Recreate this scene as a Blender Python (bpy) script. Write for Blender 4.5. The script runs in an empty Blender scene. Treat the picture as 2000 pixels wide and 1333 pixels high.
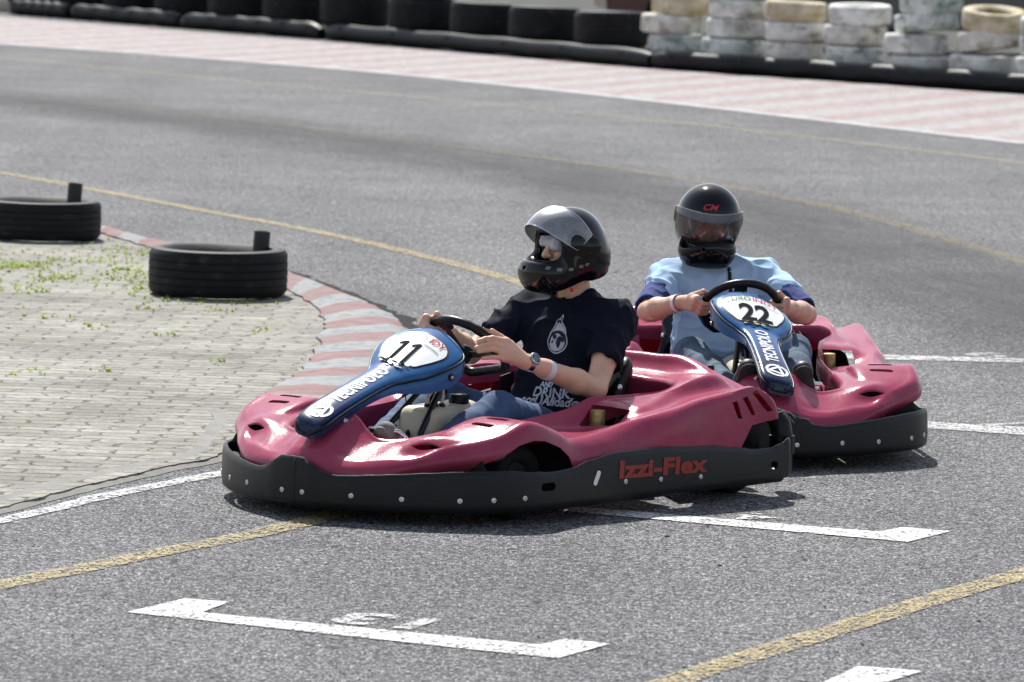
import bpy, bmesh, math, random
import numpy as np
from mathutils import Vector, Matrix, Euler
from mathutils import noise as mnoise
from mathutils.bvhtree import BVHTree

# ------------------------------------------------------------------ camera, sky, sun, exposure
S = bpy.context.scene
COL = S.collection
rad = math.radians
CAM_H = 2.2846
cam_d = bpy.data.cameras.new("camera")
cam = bpy.data.objects.new("camera", cam_d)
COL.objects.link(cam)
cam.matrix_world = Matrix.Translation((0, 0, CAM_H)) @ Matrix.Rotation(rad(90 - 5.38135), 4, 'X') @ Matrix.Rotation(rad(1.56788), 4, 'Z')
cam_d.sensor_width = 36
cam_d.lens = 10174.36 / 2000 * 36
cam_d.clip_start = 0.5
cam_d.clip_end = 2000
cam_d.dof.use_dof = True
cam_d.dof.focus_distance = 18.6
cam_d.dof.aperture_fstop = 7.5
S.camera = cam

SUN_EL, SUN_AZ = 50.0, (-0.24, 1.0)          # the sun stands behind the karts, a little to the left
W = bpy.data.worlds.new("World")
S.world = W
W.use_nodes = True
wn = W.node_tree.nodes
sky = wn.new('ShaderNodeTexSky')
sky.sky_type = 'NISHITA'
sky.sun_disc = False
sky.sun_elevation = rad(SUN_EL)
sky.sun_rotation = math.atan2(SUN_AZ[0], SUN_AZ[1])
sky.air_density = 1.0
sky.dust_density = 1.2
sky.ozone_density = 1.0
bg = wn['Background']
bg.inputs['Strength'].default_value = 0.115
hs = wn.new('ShaderNodeHueSaturation')          # thin bright haze: a paler sky than the clear model
hs.inputs['Saturation'].default_value = 0.6
W.node_tree.links.new(sky.outputs[0], hs.inputs['Color'])
W.node_tree.links.new(hs.outputs[0], bg.inputs['Color'])

sun_d = bpy.data.lights.new("sun", 'SUN')
sun_d.energy = 4.8
sun_d.angle = rad(0.55)
sun_d.color = (1.0, 0.975, 0.93)
sun = bpy.data.objects.new("sun", sun_d)
COL.objects.link(sun)
_a = Vector((SUN_AZ[0], SUN_AZ[1], 0)).normalized() * math.cos(rad(SUN_EL)) + Vector((0, 0, math.sin(rad(SUN_EL))))
sun.rotation_euler = _a.to_track_quat('Z', 'Y').to_euler()

S.view_settings.view_transform = 'Standard'
S.view_settings.look = 'None'
S.view_settings.exposure = 0.55
S.view_settings.gamma = 1.0
S.render.engine = 'CYCLES'
S.cycles.max_bounces = 7
S.cycles.transparent_max_bounces = 12
S.cycles.use_denoising = True
S.cycles.sample_clamp_indirect = 6.0

random.seed(11)
rng = np.random.default_rng(7)

# ------------------------------------------------------------------ materials
class M:
    pass

def new_mat(name):
    m = bpy.data.materials.new(name)
    m.use_nodes = True
    nt = m.node_tree
    return m, nt, nt.nodes['Principled BSDF']

def N(nt, t, **kw):
    n = nt.nodes.new(t)
    for k, v in kw.items():
        if k.startswith('i_'):
            n.inputs[k[2:].replace('_', ' ')].default_value = v
        else:
            setattr(n, k, v)
    return n

def L(nt, a, b):
    nt.links.new(a, b)

def coords(nt, kind='Object'):
    return N(nt, 'ShaderNodeTexCoord').outputs[kind]

def ramp(nt, fac, stops, interp='LINEAR'):
    r = N(nt, 'ShaderNodeValToRGB')
    r.color_ramp.interpolation = interp
    e = r.color_ramp.elements
    while len(e) < len(stops):
        e.new(0.5)
    for i, (p, c) in enumerate(stops):
        e[i].position = p
        e[i].color = c if len(c) == 4 else (*c, 1)
    L(nt, fac, r.inputs['Fac'])
    return r.outputs['Color']

def noise(nt, co, scale, detail=4, rough=0.55, dist=0.0):
    n = N(nt, 'ShaderNodeTexNoise')
    n.inputs['Scale'].default_value = scale
    n.inputs['Detail'].default_value = detail
    n.inputs['Roughness'].default_value = rough
    n.inputs['Distortion'].default_value = dist
    if co is not None:
        L(nt, co, n.inputs['Vector'])
    return n.outputs['Fac']

def mapping(nt, co, scale=(1, 1, 1), rot=(0, 0, 0), loc=(0, 0, 0)):
    n = N(nt, 'ShaderNodeMapping')
    n.inputs['Scale'].default_value = scale
    n.inputs['Rotation'].default_value = rot
    n.inputs['Location'].default_value = loc
    L(nt, co, n.inputs['Vector'])
    return n.outputs['Vector']

def mixc(nt, fac, a, b, mode='MIX'):
    n = N(nt, 'ShaderNodeMix', data_type='RGBA', blend_type=mode)
    for s, v in ((n.inputs[0], fac), (n.inputs[6], a), (n.inputs[7], b)):
        if hasattr(v, 'node'):
            L(nt, v, s)
        elif isinstance(v, (int, float)):
            s.default_value = v
        else:
            s.default_value = v if len(v) == 4 else (*v, 1)
    return n.outputs[2]

def math_n(nt, op, a, b=0.0):
    n = N(nt, 'ShaderNodeMath', operation=op)
    for s, v in ((n.inputs[0], a), (n.inputs[1], b)):
        if hasattr(v, 'node'):
            L(nt, v, s)
        else:
            s.default_value = v
    return n.outputs[0]

def bump(nt, h, bsdf, strength=0.3, dist=0.01):
    b = N(nt, 'ShaderNodeBump')
    b.inputs['Strength'].default_value = strength
    b.inputs['Distance'].default_value = dist
    L(nt, h, b.inputs['Height'])
    L(nt, b.outputs['Normal'], bsdf.inputs['Normal'])

def simple(name, col, rough=0.5, metal=0.0, var=0.25, vs=9.0, bmp=0.0, bs=60.0, bd=0.003, spec=0.5, coat=0.0, rvar=0.0):
    m, nt, b = new_mat(name)
    co = coords(nt)
    f = noise(nt, co, vs, 5, 0.6)
    dark = tuple(c * (1 - var) for c in col)
    lite = tuple(min(1, c * (1 + var)) for c in col)
    L(nt, ramp(nt, f, [(0.3, dark), (0.7, lite)]), b.inputs['Base Color'])
    b.inputs['Metallic'].default_value = metal
    b.inputs['Specular IOR Level'].default_value = spec
    b.inputs['Coat Weight'].default_value = coat
    if rvar:
        r = N(nt, 'ShaderNodeMapRange')
        r.inputs['To Min'].default_value = rough - rvar
        r.inputs['To Max'].default_value = rough + rvar
        L(nt, noise(nt, co, vs * 2.3, 5, 0.6), r.inputs['Value'])
        L(nt, r.outputs[0], b.inputs['Roughness'])
    else:
        b.inputs['Roughness'].default_value = rough
    if bmp:
        bump(nt, noise(nt, co, bs, 3, 0.6), b, bmp, bd)
    return m

# ------------------------------------------------------------------ mesh helpers
def mesh_obj(name, verts, faces, mat=None, parent=None, smooth=True, angle=None):
    me = bpy.data.meshes.new(name)
    me.from_pydata([tuple(map(float, v)) for v in verts], [], [tuple(map(int, f)) for f in faces])
    me.update()
    return link_mesh(name, me, mat, parent, smooth, angle)

def link_mesh(name, me, mat=None, parent=None, smooth=True, angle=None):
    o = bpy.data.objects.new(name, me)
    COL.objects.link(o)
    if mat is not None and not me.materials:
        me.materials.append(mat)
    if parent is not None:
        o.parent = parent
    if smooth:
        me.shade_smooth()
        if angle is not None:
            me.set_sharp_from_angle(angle=rad(angle))
    return o

def bm_obj(name, bm, mat=None, parent=None, smooth=True, angle=35, normals=True):
    if normals:
        bmesh.ops.recalc_face_normals(bm, faces=bm.faces)
    me = bpy.data.meshes.new(name)
    bm.to_mesh(me)
    bm.free()
    return link_mesh(name, me, mat, parent, smooth, angle)

def tag(o, label=None, cat=None, group=None, kind=None):
    if label: o['label'] = label
    if cat: o['category'] = cat
    if group: o['group'] = group
    if kind: o['kind'] = kind
    return o

def empty(name, mw=None):
    o = bpy.data.objects.new(name, None)
    COL.objects.link(o)
    o.empty_display_size = 0.2
    if mw is not None:
        o.matrix_world = mw
    return o

def tube_into(bm, pts, r, seg=10, closed=False, caps=True):
    pts = [Vector(p) for p in pts]
    n = len(pts)
    rs = r if isinstance(r, (list, tuple)) else [r] * n
    rings = []
    up = None
    for i, p in enumerate(pts):
        if closed:
            d = pts[(i + 1) % n] - pts[i - 1]
        else:
            d = pts[min(i + 1, n - 1)] - pts[max(i - 1, 0)]
        d.normalize()
        if up is None:
            up = Vector((0, 0, 1)) if abs(d.z) < 0.9 else Vector((1, 0, 0))
        x = up.cross(d).normalized()
        y = d.cross(x).normalized()
        up = y
        rings.append([bm.verts.new(p + rs[i] * (math.cos(a) * x + math.sin(a) * y)) for a in [2 * math.pi * k / seg for k in range(seg)]])
    m = n if closed else n - 1
    for i in range(m):
        a, b = rings[i], rings[(i + 1) % n]
        for k in range(seg):
            bm.faces.new((a[k], a[(k + 1) % seg], b[(k + 1) % seg], b[k]))
    if caps and not closed:
        bm.faces.new(rings[0][::-1])
        bm.faces.new(rings[-1])

def lathe_into(bm, prof, axis='Z', seg=32, mat4=None, closed=False):
    """prof: list of (r, h)"""
    rings = []
    for r, h in prof:
        ring = []
        for k in range(seg):
            a = 2 * math.pi * k / seg
            if axis == 'Z': v = Vector((r * math.cos(a), r * math.sin(a), h))
            elif axis == 'Y': v = Vector((r * math.cos(a), h, r * math.sin(a)))
            else: v = Vector((h, r * math.cos(a), r * math.sin(a)))
            if mat4 is not None: v = mat4 @ v
            ring.append(bm.verts.new(v))
        rings.append(ring)
    n = len(rings)
    for i in range(n if closed else n - 1):
        a, b = rings[i], rings[(i + 1) % n]
        for k in range(seg):
            bm.faces.new((a[k], a[(k + 1) % seg], b[(k + 1) % seg], b[k]))
    if not closed:
        for ring in (rings[0], rings[-1]):
            if ring[0].co != ring[1].co:
                bm.faces.new(ring)

def box_into(bm, c, s, rot=None, bevel=0.0):
    ret = bmesh.ops.create_cube(bm, size=1.0)
    mt = Matrix.Translation(c) @ (rot.to_4x4() if rot is not None else Matrix()) @ Matrix.Diagonal((*s, 1))
    bmesh.ops.transform(bm, matrix=mt, verts=ret['verts'])
    if bevel:
        es = set()
        for v in ret['verts']:
            es.update(v.link_edges)
        bmesh.ops.bevel(bm, geom=list(es), offset=bevel, segments=3, affect='EDGES', profile=0.6)

def prism_into(bm, poly, axis, a, b):
    """extrude a polygon given in the two other axes from a to b along axis"""
    def mk(p, h):
        if axis == 'X': return (h, p[0], p[1])
        if axis == 'Y': return (p[0], h, p[1])
        return (p[0], p[1], h)
    lo = [bm.verts.new(mk(p, a)) for p in poly]
    hi = [bm.verts.new(mk(p, b)) for p in poly]
    n = len(poly)
    bm.faces.new(lo[::-1])
    bm.faces.new(hi)
    for i in range(n):
        bm.faces.new((lo[i], lo[(i + 1) % n], hi[(i + 1) % n], hi[i]))

def stadium(cx, cy, w, h, rot=0.0, n=7):
    r = h / 2
    pts = []
    for s in (1, -1):
        for k in range(n):
            a = -math.pi / 2 + math.pi * k / (n - 1)
            pts.append((s * (w / 2 - r) + s * r * math.cos(a), s * r * math.sin(a)))
    c, sn = math.cos(rot), math.sin(rot)
    return [(cx + c * x - sn * y, cy + sn * x + c * y) for x, y in pts]

def catmull(P, sub, closed=False):
    """P (n, ..., d) -> interpolated along axis 0"""
    P = np.asarray(P, float)
    n = len(P)
    out = []
    m = n if closed else n - 1
    for i in range(m):
        if closed:
            p0, p1, p2, p3 = P[(i - 1) % n], P[i], P[(i + 1) % n], P[(i + 2) % n]
        else:
            p1, p2 = P[i], P[i + 1]
            p0 = P[i - 1] if i > 0 else 2 * p1 - p2
            p3 = P[i + 2] if i + 2 < n else 2 * p2 - p1
        for k in range(sub):
            t = k / sub
            out.append(0.5 * ((2 * p1) + (-p0 + p2) * t + (2 * p0 - 5 * p1 + 4 * p2 - p3) * t * t + (-p0 + 3 * p1 - 3 * p2 + p3) * t ** 3))
    if not closed:
        out.append(P[-1])
    return np.array(out)

def evaluated_mesh(o):
    dg = bpy.context.evaluated_depsgraph_get()
    dg.update()
    return bpy.data.meshes.new_from_object(o.evaluated_get(dg), depsgraph=dg)

def boolean_cut(o, cutter_bm, solidify=0.0, offset=-1.0):
    """apply solidify then a boolean difference, without operators"""
    if solidify:
        sm = o.modifiers.new('s', 'SOLIDIFY')
        sm.thickness = solidify
        sm.offset = offset
    bmesh.ops.recalc_face_normals(cutter_bm, faces=cutter_bm.faces)
    cm = bpy.data.meshes.new('cut')
    cutter_bm.to_mesh(cm)
    cutter_bm.free()
    co = bpy.data.objects.new('cut', cm)
    COL.objects.link(co)
    co.parent = o.parent
    bo = o.modifiers.new('b', 'BOOLEAN')
    bo.operation = 'DIFFERENCE'
    bo.solver = 'EXACT'
    bo.object = co
    me = evaluated_mesh(o)
    o.modifiers.clear()
    old = o.data
    o.data = me
    bpy.data.objects.remove(co)
    bpy.data.meshes.remove(cm)
    bpy.data.meshes.remove(old)
    return o

def apply_mods(o):
    me = evaluated_mesh(o)
    o.modifiers.clear()
    o.data = me
    return o

# ---- text laid onto surfaces
def text_mesh2d(txt, size=1.0, bold=0.0, xscale=1.0, shear=0.0, align='CENTER', spacing=1.0):
    cu = bpy.data.curves.new('t', 'FONT')
    cu.body = txt
    cu.size = size
    cu.offset = bold
    cu.shear = shear
    cu.align_x = align
    cu.align_y = 'CENTER'
    cu.space_character = spacing
    cu.resolution_u = 4
    o = bpy.data.objects.new('t', cu)
    COL.objects.link(o)
    me = evaluated_mesh(o)
    bpy.data.objects.remove(o)
    bpy.data.curves.remove(cu)
    bm = bmesh.new()
    bm.from_mesh(me)
    bpy.data.meshes.remove(me)
    for v in bm.verts:
        v.co.x *= xscale
        v.co.z = 0
    bmesh.ops.remove_doubles(bm, verts=bm.verts, dist=size * 1e-4)
    return bm

def poly2d(bm, pts):
    vs = [bm.verts.new((p[0], p[1], 0)) for p in pts]
    f = bm.faces.new(vs)
    return f

def grid_slice(bm, step):
    xs = [v.co.x for v in bm.verts]
    ys = [v.co.y for v in bm.verts]
    for ax, (lo, hi) in (((1, 0, 0), (min(xs), max(xs))), ((0, 1, 0), (min(ys), max(ys)))):
        k = math.ceil(lo / step) * step
        while k < hi:
            bmesh.ops.bisect_plane(bm, geom=bm.verts[:] + bm.edges[:] + bm.faces[:], plane_co=(k * ax[0], k * ax[1], 0), plane_no=ax, dist=1e-6)
            k += step
    bmesh.ops.triangulate(bm, faces=bm.faces)

def conform(bm, O, U, V, bvh, direction, off=0.0015, step=0.012, far=0.6):
    """send a flat 2d decal onto a surface"""
    grid_slice(bm, step)
    O, U, V, d = Vector(O), Vector(U).normalized(), Vector(V).normalized(), Vector(direction).normalized()
    bad = []
    for v in bm.verts:
        p = O + U * v.co.x + V * v.co.y
        hit, nrm, _, _ = bvh.ray_cast(p - d * far, d, far * 2)
        if hit is None:
            bad.append(v)
            v.co = p
        else:
            if nrm.dot(d) > 0: nrm = -nrm
            v.co = hit + nrm * off
    if bad:
        bmesh.ops.delete(bm, geom=bad, context='VERTS')
    nd = -d
    bm.normal_update()
    for f in bm.faces:
        if f.normal.dot(nd) < 0:
            f.normal_flip()
    return bm

def bvh_of(o):
    me = o.data
    return BVHTree.FromPolygons([v.co.copy() for v in me.vertices], [tuple(p.vertices) for p in me.polygons])

# ---- signed-distance modelling (people, helmets, seats)
class Field:
    def __init__(s, lo, hi, vox):
        s.lo = np.array(lo, float)
        s.vox = vox
        s.n = np.ceil((np.array(hi) - s.lo) / vox).astype(int) + 1
        s.a = np.full(s.n, 0.5, np.float32)
        s.ax = [s.lo[i] + vox * np.arange(s.n[i]) for i in range(3)]

    def block(s, lo, hi):
        i0 = np.clip(np.floor((np.array(lo) - s.lo) / s.vox).astype(int), 0, s.n)
        i1 = np.clip(np.ceil((np.array(hi) - s.lo) / s.vox).astype(int) + 1, 0, s.n)
        sl = tuple(slice(i0[i], i1[i]) for i in range(3))
        x, y, z = [s.ax[i][sl[i]].astype(np.float32) for i in range(3)]
        return sl, x[:, None, None], y[None, :, None], z[None, None, :]

    def put(s, sl, d, k, op):
        a = s.a[sl]
        if a.size == 0: return
        if op == 'add':
            if k > 0:
                h = np.maximum(k - np.abs(a - d), 0) / k
                s.a[sl] = np.minimum(a, d) - h * h * k * 0.25
            else:
                s.a[sl] = np.minimum(a, d)
        else:
            d = -d
            if k > 0:
                h = np.maximum(k - np.abs(a - d), 0) / k
                s.a[sl] = np.maximum(a, d) + h * h * k * 0.25
            else:
                s.a[sl] = np.maximum(a, d)

    def cone(s, a, b, r1, r2=None, k=0.02, flat=None, op='add'):
        """tapered capsule; flat=(axis vector, factor<1) squashes it along an axis"""
        r2 = r1 if r2 is None else r2
        a, b = np.array(a, float), np.array(b, float)
        m = max(r1, r2) + k + 3 * s.vox
        sl, x, y, z = s.block(np.minimum(a, b) - m, np.maximum(a, b) + m)
        ab = b - a
        l2 = max(ab @ ab, 1e-9)
        px, py, pz = x - a[0], y - a[1], z - a[2]
        t = np.clip((px * ab[0] + py * ab[1] + pz * ab[2]) / l2, 0, 1)
        qx, qy, qz = px - t * ab[0], py - t * ab[1], pz - t * ab[2]
        if flat is not None:
            n = np.array(flat[0], float)
            n /= np.linalg.norm(n)
            f = 1 / flat[1] - 1
            c = (qx * n[0] + qy * n[1] + qz * n[2]) * f
            qx, qy, qz = qx + c * n[0], qy + c * n[1], qz + c * n[2]
        d = np.sqrt(qx * qx + qy * qy + qz * qz) - (r1 + (r2 - r1) * t)
        if flat is not None: d = d * (0.5 + 0.5 * flat[1])
        s.put(sl, d, k, op)

    def chain(s, pts, rs, k=0.02, flat=None):
        for i in range(len(pts) - 1):
            s.cone(pts[i], pts[i + 1], rs[i], rs[i + 1], k, flat)

    def ell(s, c, r, R=None, k=0.02, op='add'):
        c, r = np.array(c, float), np.array(r, float)
        m = r.max() + k + 3 * s.vox
        sl, x, y, z = s.block(c - m, c + m)
        px, py, pz = x - c[0], y - c[1], z - c[2]
        if R is not None:
            R = np.array(R)
            px, py, pz = [px * R[0][i] + py * R[1][i] + pz * R[2][i] for i in range(3)]
        q = np.sqrt((px / r[0]) ** 2 + (py / r[1]) ** 2 + (pz / r[2]) ** 2)
        g = np.sqrt((px / r[0] ** 2) ** 2 + (py / r[1] ** 2) ** 2 + (pz / r[2] ** 2) ** 2)
        d = q * (q - 1) / np.maximum(g, 1e-6)
        s.put(sl, d, k, op)

    def box(s, c, h, R=None, rr=0.01, k=0.0, op='add'):
        c, h = np.array(c, float), np.array(h, float)
        m = np.linalg.norm(h) + k + 3 * s.vox
        sl, x, y, z = s.block(c - m, c + m)
        p = [x - c[0], y - c[1], z - c[2]]
        if R is not None:
            R = np.array(R)
            p = [p[0] * R[0][i] + p[1] * R[1][i] + p[2] * R[2][i] for i in range(3)]
        q = [np.abs(p[i]) - (h[i] - rr) for i in range(3)]
        out = np.sqrt(sum(np.maximum(v, 0) ** 2 for v in q))
        ins = np.minimum(np.maximum(np.maximum(q[0], q[1]), q[2]), 0)
        s.put(sl, out + ins - rr, k, op)

    def cut(s, p, n, k=0.0):
        """remove the half space on the side n points to"""
        n = np.array(n, float)
        n /= np.linalg.norm(n)
        sl, x, y, z = s.block(s.lo - 1, s.lo + s.vox * s.n + 1)
        d = (x - p[0]) * n[0] + (y - p[1]) * n[1] + (z - p[2]) * n[2]
        s.put(sl, -d, k, 'sub')

    def mesh(s, smooth=2):
        a = s.a
        n0, n1, n2 = a.shape
        ins = a < 0
        cnt = np.zeros((n0 - 1, n1 - 1, n2 - 1), np.int8)
        offs = [(i, j, k) for i in (0, 1) for j in (0, 1) for k in (0, 1)]
        for o in offs:
            cnt += ins[o[0]:n0 - 1 + o[0], o[1]:n1 - 1 + o[1], o[2]:n2 - 1 + o[2]]
        act = np.argwhere((cnt > 0) & (cnt < 8))
        idx = np.full(cnt.shape, -1, np.int32)
        idx[act[:, 0], act[:, 1], act[:, 2]] = np.arange(len(act))
        val = {o: a[act[:, 0] + o[0], act[:, 1] + o[1], act[:, 2] + o[2]] for o in offs}
        acc = np.zeros((len(act), 3))
        num = np.zeros(len(act))
        for o in offs:
            for axn in range(3):
                if o[axn] == 0:
                    p = list(o)
                    p[axn] = 1
                    v0, v1 = val[o], val[tuple(p)]
                    m = (v0 < 0) != (v1 < 0)
                    t = np.where(m, v0 / np.where(m, v0 - v1, 1), 0)
                    q = np.tile(np.array(o, float), (len(act), 1))
                    q[:, axn] = t
                    acc += q * m[:, None]
                    num += m
        V = s.lo + s.vox * (act + acc / np.maximum(num, 1)[:, None])
        F = []
        for axn in range(3):
            b, c = (axn + 1) % 3, (axn + 2) % 3
            sh = [slice(None)] * 3
            s0, s1 = list(sh), list(sh)
            s0[axn], s1[axn] = slice(0, -1), slice(1, None)
            ch = ins[tuple(s0)] != ins[tuple(s1)]
            e = np.argwhere(ch)
            e = e[(e[:, b] > 0) & (e[:, c] > 0) & (e[:, b] < a.shape[b] - 1) & (e[:, c] < a.shape[c] - 1)]
            def cell(db, dc):
                q = e.copy()
                q[:, b] += db
                q[:, c] += dc
                return idx[q[:, 0], q[:, 1], q[:, 2]]
            quad = np.stack([cell(-1, -1), cell(0, -1), cell(0, 0), cell(-1, 0)], 1)
            fl = ~ins[e[:, 0], e[:, 1], e[:, 2]]
            quad[fl] = quad[fl][:, ::-1]
            F.append(quad)
        F = np.concatenate(F)
        F = F[(F >= 0).all(1)]
        if smooth:
            E = np.concatenate([F[:, [0, 1]], F[:, [1, 2]], F[:, [2, 3]], F[:, [3, 0]]])
            for _ in range(smooth):
                sm = np.zeros_like(V)
                ct = np.zeros(len(V))
                for q in range(3):
                    sm[:, q] = np.bincount(E[:, 0], V[E[:, 1], q], len(V)) + np.bincount(E[:, 1], V[E[:, 0], q], len(V))
                ct = np.bincount(E[:, 0], minlength=len(V)) + np.bincount(E[:, 1], minlength=len(V))
                V = 0.5 * V + 0.5 * sm / np.maximum(ct, 1)[:, None]
        return V, F

def vnormals(V, F):
    n = np.cross(V[F[:, 2]] - V[F[:, 0]], V[F[:, 3]] - V[F[:, 1]])
    o = np.zeros_like(V)
    for q in range(3):
        for c in range(4):
            o[:, q] += np.bincount(F[:, c], n[:, q], len(V))
    return o / np.maximum(np.linalg.norm(o, axis=1), 1e-12)[:, None]

def fast_mesh(name, V, F, mat, parent=None, smooth=True):
    me = bpy.data.meshes.new(name)
    me.vertices.add(len(V))
    me.vertices.foreach_set('co', np.asarray(V, np.float32).ravel())
    k = F.shape[1]
    me.loops.add(len(F) * k)
    me.loops.foreach_set('vertex_index', F.astype(np.int32).ravel())
    me.polygons.add(len(F))
    me.polygons.foreach_set('loop_start', np.arange(0, len(F) * k, k, dtype=np.int32))
    me.update(calc_edges=True)
    me.validate()
    return link_mesh(name, me, mat, parent, smooth)

# ------------------------------------------------------------------ ground and markings
def asphalt_mat():
    m, nt, b = new_mat('asphalt')
    co = coords(nt)
    v = N(nt, 'ShaderNodeTexVoronoi', feature='F1')
    v.inputs['Scale'].default_value = 125
    v.inputs['Randomness'].default_value = 1.0
    L(nt, co, v.inputs['Vector'])
    sep = N(nt, 'ShaderNodeSeparateColor')
    L(nt, v.outputs['Color'], sep.inputs[0])
    stone = ramp(nt, sep.outputs[0], [(0.0, (.06, .06, .063)), (0.25, (.175, .175, .181)), (0.6, (.305, .305, .31)), (0.85, (.46, .461, .466)), (1.0, (.75, .75, .75))])
    edge = ramp(nt, v.outputs['Distance'], [(0.28, (1, 1, 1)), (0.72, (.06, .06, .065))])
    c = mixc(nt, 0.85, stone, edge, 'MULTIPLY')
    # metre-sized blotches, long tyre-polished bands and dirt
    big = ramp(nt, noise(nt, co, 0.9, 6, 0.65), [(0.3, (.76, .76, .77)), (0.7, (1.14, 1.13, 1.12))])
    c = mixc(nt, 1.0, c, big, 'MULTIPLY')
    band = ramp(nt, noise(nt, mapping(nt, co, (1.3, .12, 1), (0, 0, rad(-28))), 1.0, 3, 0.5), [(0.35, (.86, .86, .87)), (0.65, (1.06, 1.06, 1.06))])
    c = mixc(nt, 1.0, c, band, 'MULTIPLY')
    mid = ramp(nt, noise(nt, co, 26, 3, 0.6), [(0.3, (.55, .55, .56)), (0.7, (1.38, 1.38, 1.37))])
    c = mixc(nt, 1.0, c, mid, 'MULTIPLY')
    pit = ramp(nt, noise(nt, mapping(nt, co, (1, .45, 1)), 24, 2, 0.45), [(0.64, (1, 1, 1)), (0.74, (.30, .30, .31))])
    c = mixc(nt, 1.0, c, pit, 'MULTIPLY')
    L(nt, c, b.inputs['Base Color'])
    b.inputs['Roughness'].default_value = 0.75
    b.inputs['Specular IOR Level'].default_value = 0.16
    h = math_n(nt, 'ADD', math_n(nt, 'MULTIPLY', v.outputs['Distance'], -0.9), math_n(nt, 'ADD', math_n(nt, 'MULTIPLY', sep.outputs[1], 0.6), math_n(nt, 'MULTIPLY', noise(nt, co, 60, 3, 0.6), 0.9)))
    bump(nt, h, b, 1.0, 0.009)
    return m

def paint_mat(name, col, wear=0.5, col2=None, stripes=None):
    """worn road paint: chips show the asphalt under it"""
    m, nt, b = new_mat(name)
    co = coords(nt)
    base = col
    if stripes:
        # straight parallel stripes in world space: (direction angle, period, second colour)
        ang, per, c2 = stripes
        mp = mapping(nt, co, (1 / per, 1 / per, 1), (0, 0, -ang))
        sx = N(nt, 'ShaderNodeSeparateXYZ')
        L(nt, mp, sx.inputs[0])
        wob = math_n(nt, 'MULTIPLY', math_n(nt, 'SUBTRACT', noise(nt, co, 1.6, 4, 0.6), 0.5), 0.16)
        fr = math_n(nt, 'FRACT', math_n(nt, 'ADD', sx.outputs['Y'], wob))
        base = ramp(nt, fr, [(0.0, col), (0.46, col), (0.53, c2), (0.96, c2), (1.0, col)])
        base = mixc(nt, ramp(nt, noise(nt, co, .45, 6, .7), [(.38, (.05, .05, .05)), (.68, (.7, .7, .7))]), base, tuple(.35 * p + .65 * q + .01 for p, q in zip(col, c2)))
    f = noise(nt, co, 7, 5, 0.65)
    dirt = ramp(nt, f, [(0.3, (.72, .71, .70)), (0.65, (1.05, 1.05, 1.05))])
    c = mixc(nt, 1.0, base, dirt, 'MULTIPLY')
    L(nt, c, b.inputs['Base Color'])
    b.inputs['Roughness'].default_value = 0.75
    b.inputs['Specular IOR Level'].default_value = 0.15
    v = N(nt, 'ShaderNodeTexVoronoi')
    v.inputs['Scale'].default_value = 120
    L(nt, co, v.inputs['Vector'])
    sp = N(nt, 'ShaderNodeSeparateColor')
    L(nt, v.outputs['Color'], sp.inputs[0])
    chip = math_n(nt, 'ADD', math_n(nt, 'MULTIPLY', sp.outputs[0], 0.55), math_n(nt, 'ADD', math_n(nt, 'MULTIPLY', noise(nt, co, 9, 4, 0.7), 0.55), math_n(nt, 'MULTIPLY', noise(nt, co, 45, 3, 0.7), 0.45)))
    a = ramp(nt, chip, [(0.58 + 0.30 * (1 - wear), (1, 1, 1)), (0.74 + 0.30 * (1 - wear), (0, 0, 0))])
    L(nt, a, b.inputs['Alpha'])
    bump(nt, math_n(nt, 'ADD', v.outputs['Distance'], noise(nt, co, 60, 3, 0.6)), b, 0.55, 0.004)
    return m

def sheet(name, pts, z, mat, label=None):
    """a flat polygon lying on the ground"""
    bm = bmesh.new()
    f = bm.faces.new([bm.verts.new((p[0], p[1], z)) for p in pts])
    if f.normal.z < 0: f.normal_flip()
    bmesh.ops.triangulate(bm, faces=bm.faces)
    o = bm_obj(name, bm, mat, None, False, normals=False)
    for p in o.data.polygons:
        pass
    return tag(o, label, None, None, 'structure')

def strip(name, line, w, z, mat, label=None, sub=8, jag=0.0):
    P = catmull(np.array([(x, y) for x, y in line]), sub)
    Lf, Rt = [], []
    for i in range(len(P)):
        d = P[min(i + 1, len(P) - 1)] - P[max(i - 1, 0)]
        d /= np.linalg.norm(d)
        n = np.array([-d[1], d[0]])
        Lf.append(P[i] + n * (w / 2 + rng.normal() * jag))
        Rt.append(P[i] - n * (w / 2 + rng.normal() * jag))
    V = [(p[0], p[1], z) for p in Lf + Rt]
    k = len(P)
    F = [(i + 1, i, k + i, k + i + 1) for i in range(k - 1)]
    o = mesh_obj(name, V, F, mat, None, False)
    if o.data.polygons[0].normal.z < 0:
        o.data.flip_normals()
    return tag(o, label, None, None, 'structure')

M.asphalt = asphalt_mat()
g = mesh_obj('asphalt_track', [(-600, -300, 0), (600, -300, 0), (600, 1200, 0), (-600, 1200, 0)], [(0, 1, 2, 3)], M.asphalt, None, False)
tag(g, 'worn grey asphalt of the kart circuit', None, None, 'structure')

M.yellow = paint_mat('yellow_paint', (.42, .345, .19), 0.6)
M.yellow_far = paint_mat('dusty_yellow_paint', (.40, .345, .22), 0.85)
M.yellow_faint = paint_mat('faded_yellow_paint', (.38, .32, .20), 1.0)
M.white_paint = paint_mat('white_paint', (.66, .66, .65), 0.12)
M.white_worn = paint_mat('worn_white_paint', (.60, .60, .60), 0.45)
M.runoff = paint_mat('run_off_paint', (.43, .325, .315), 0.25, stripes=(math.atan2(.91, .40), .79, (.475, .462, .455)))

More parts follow.
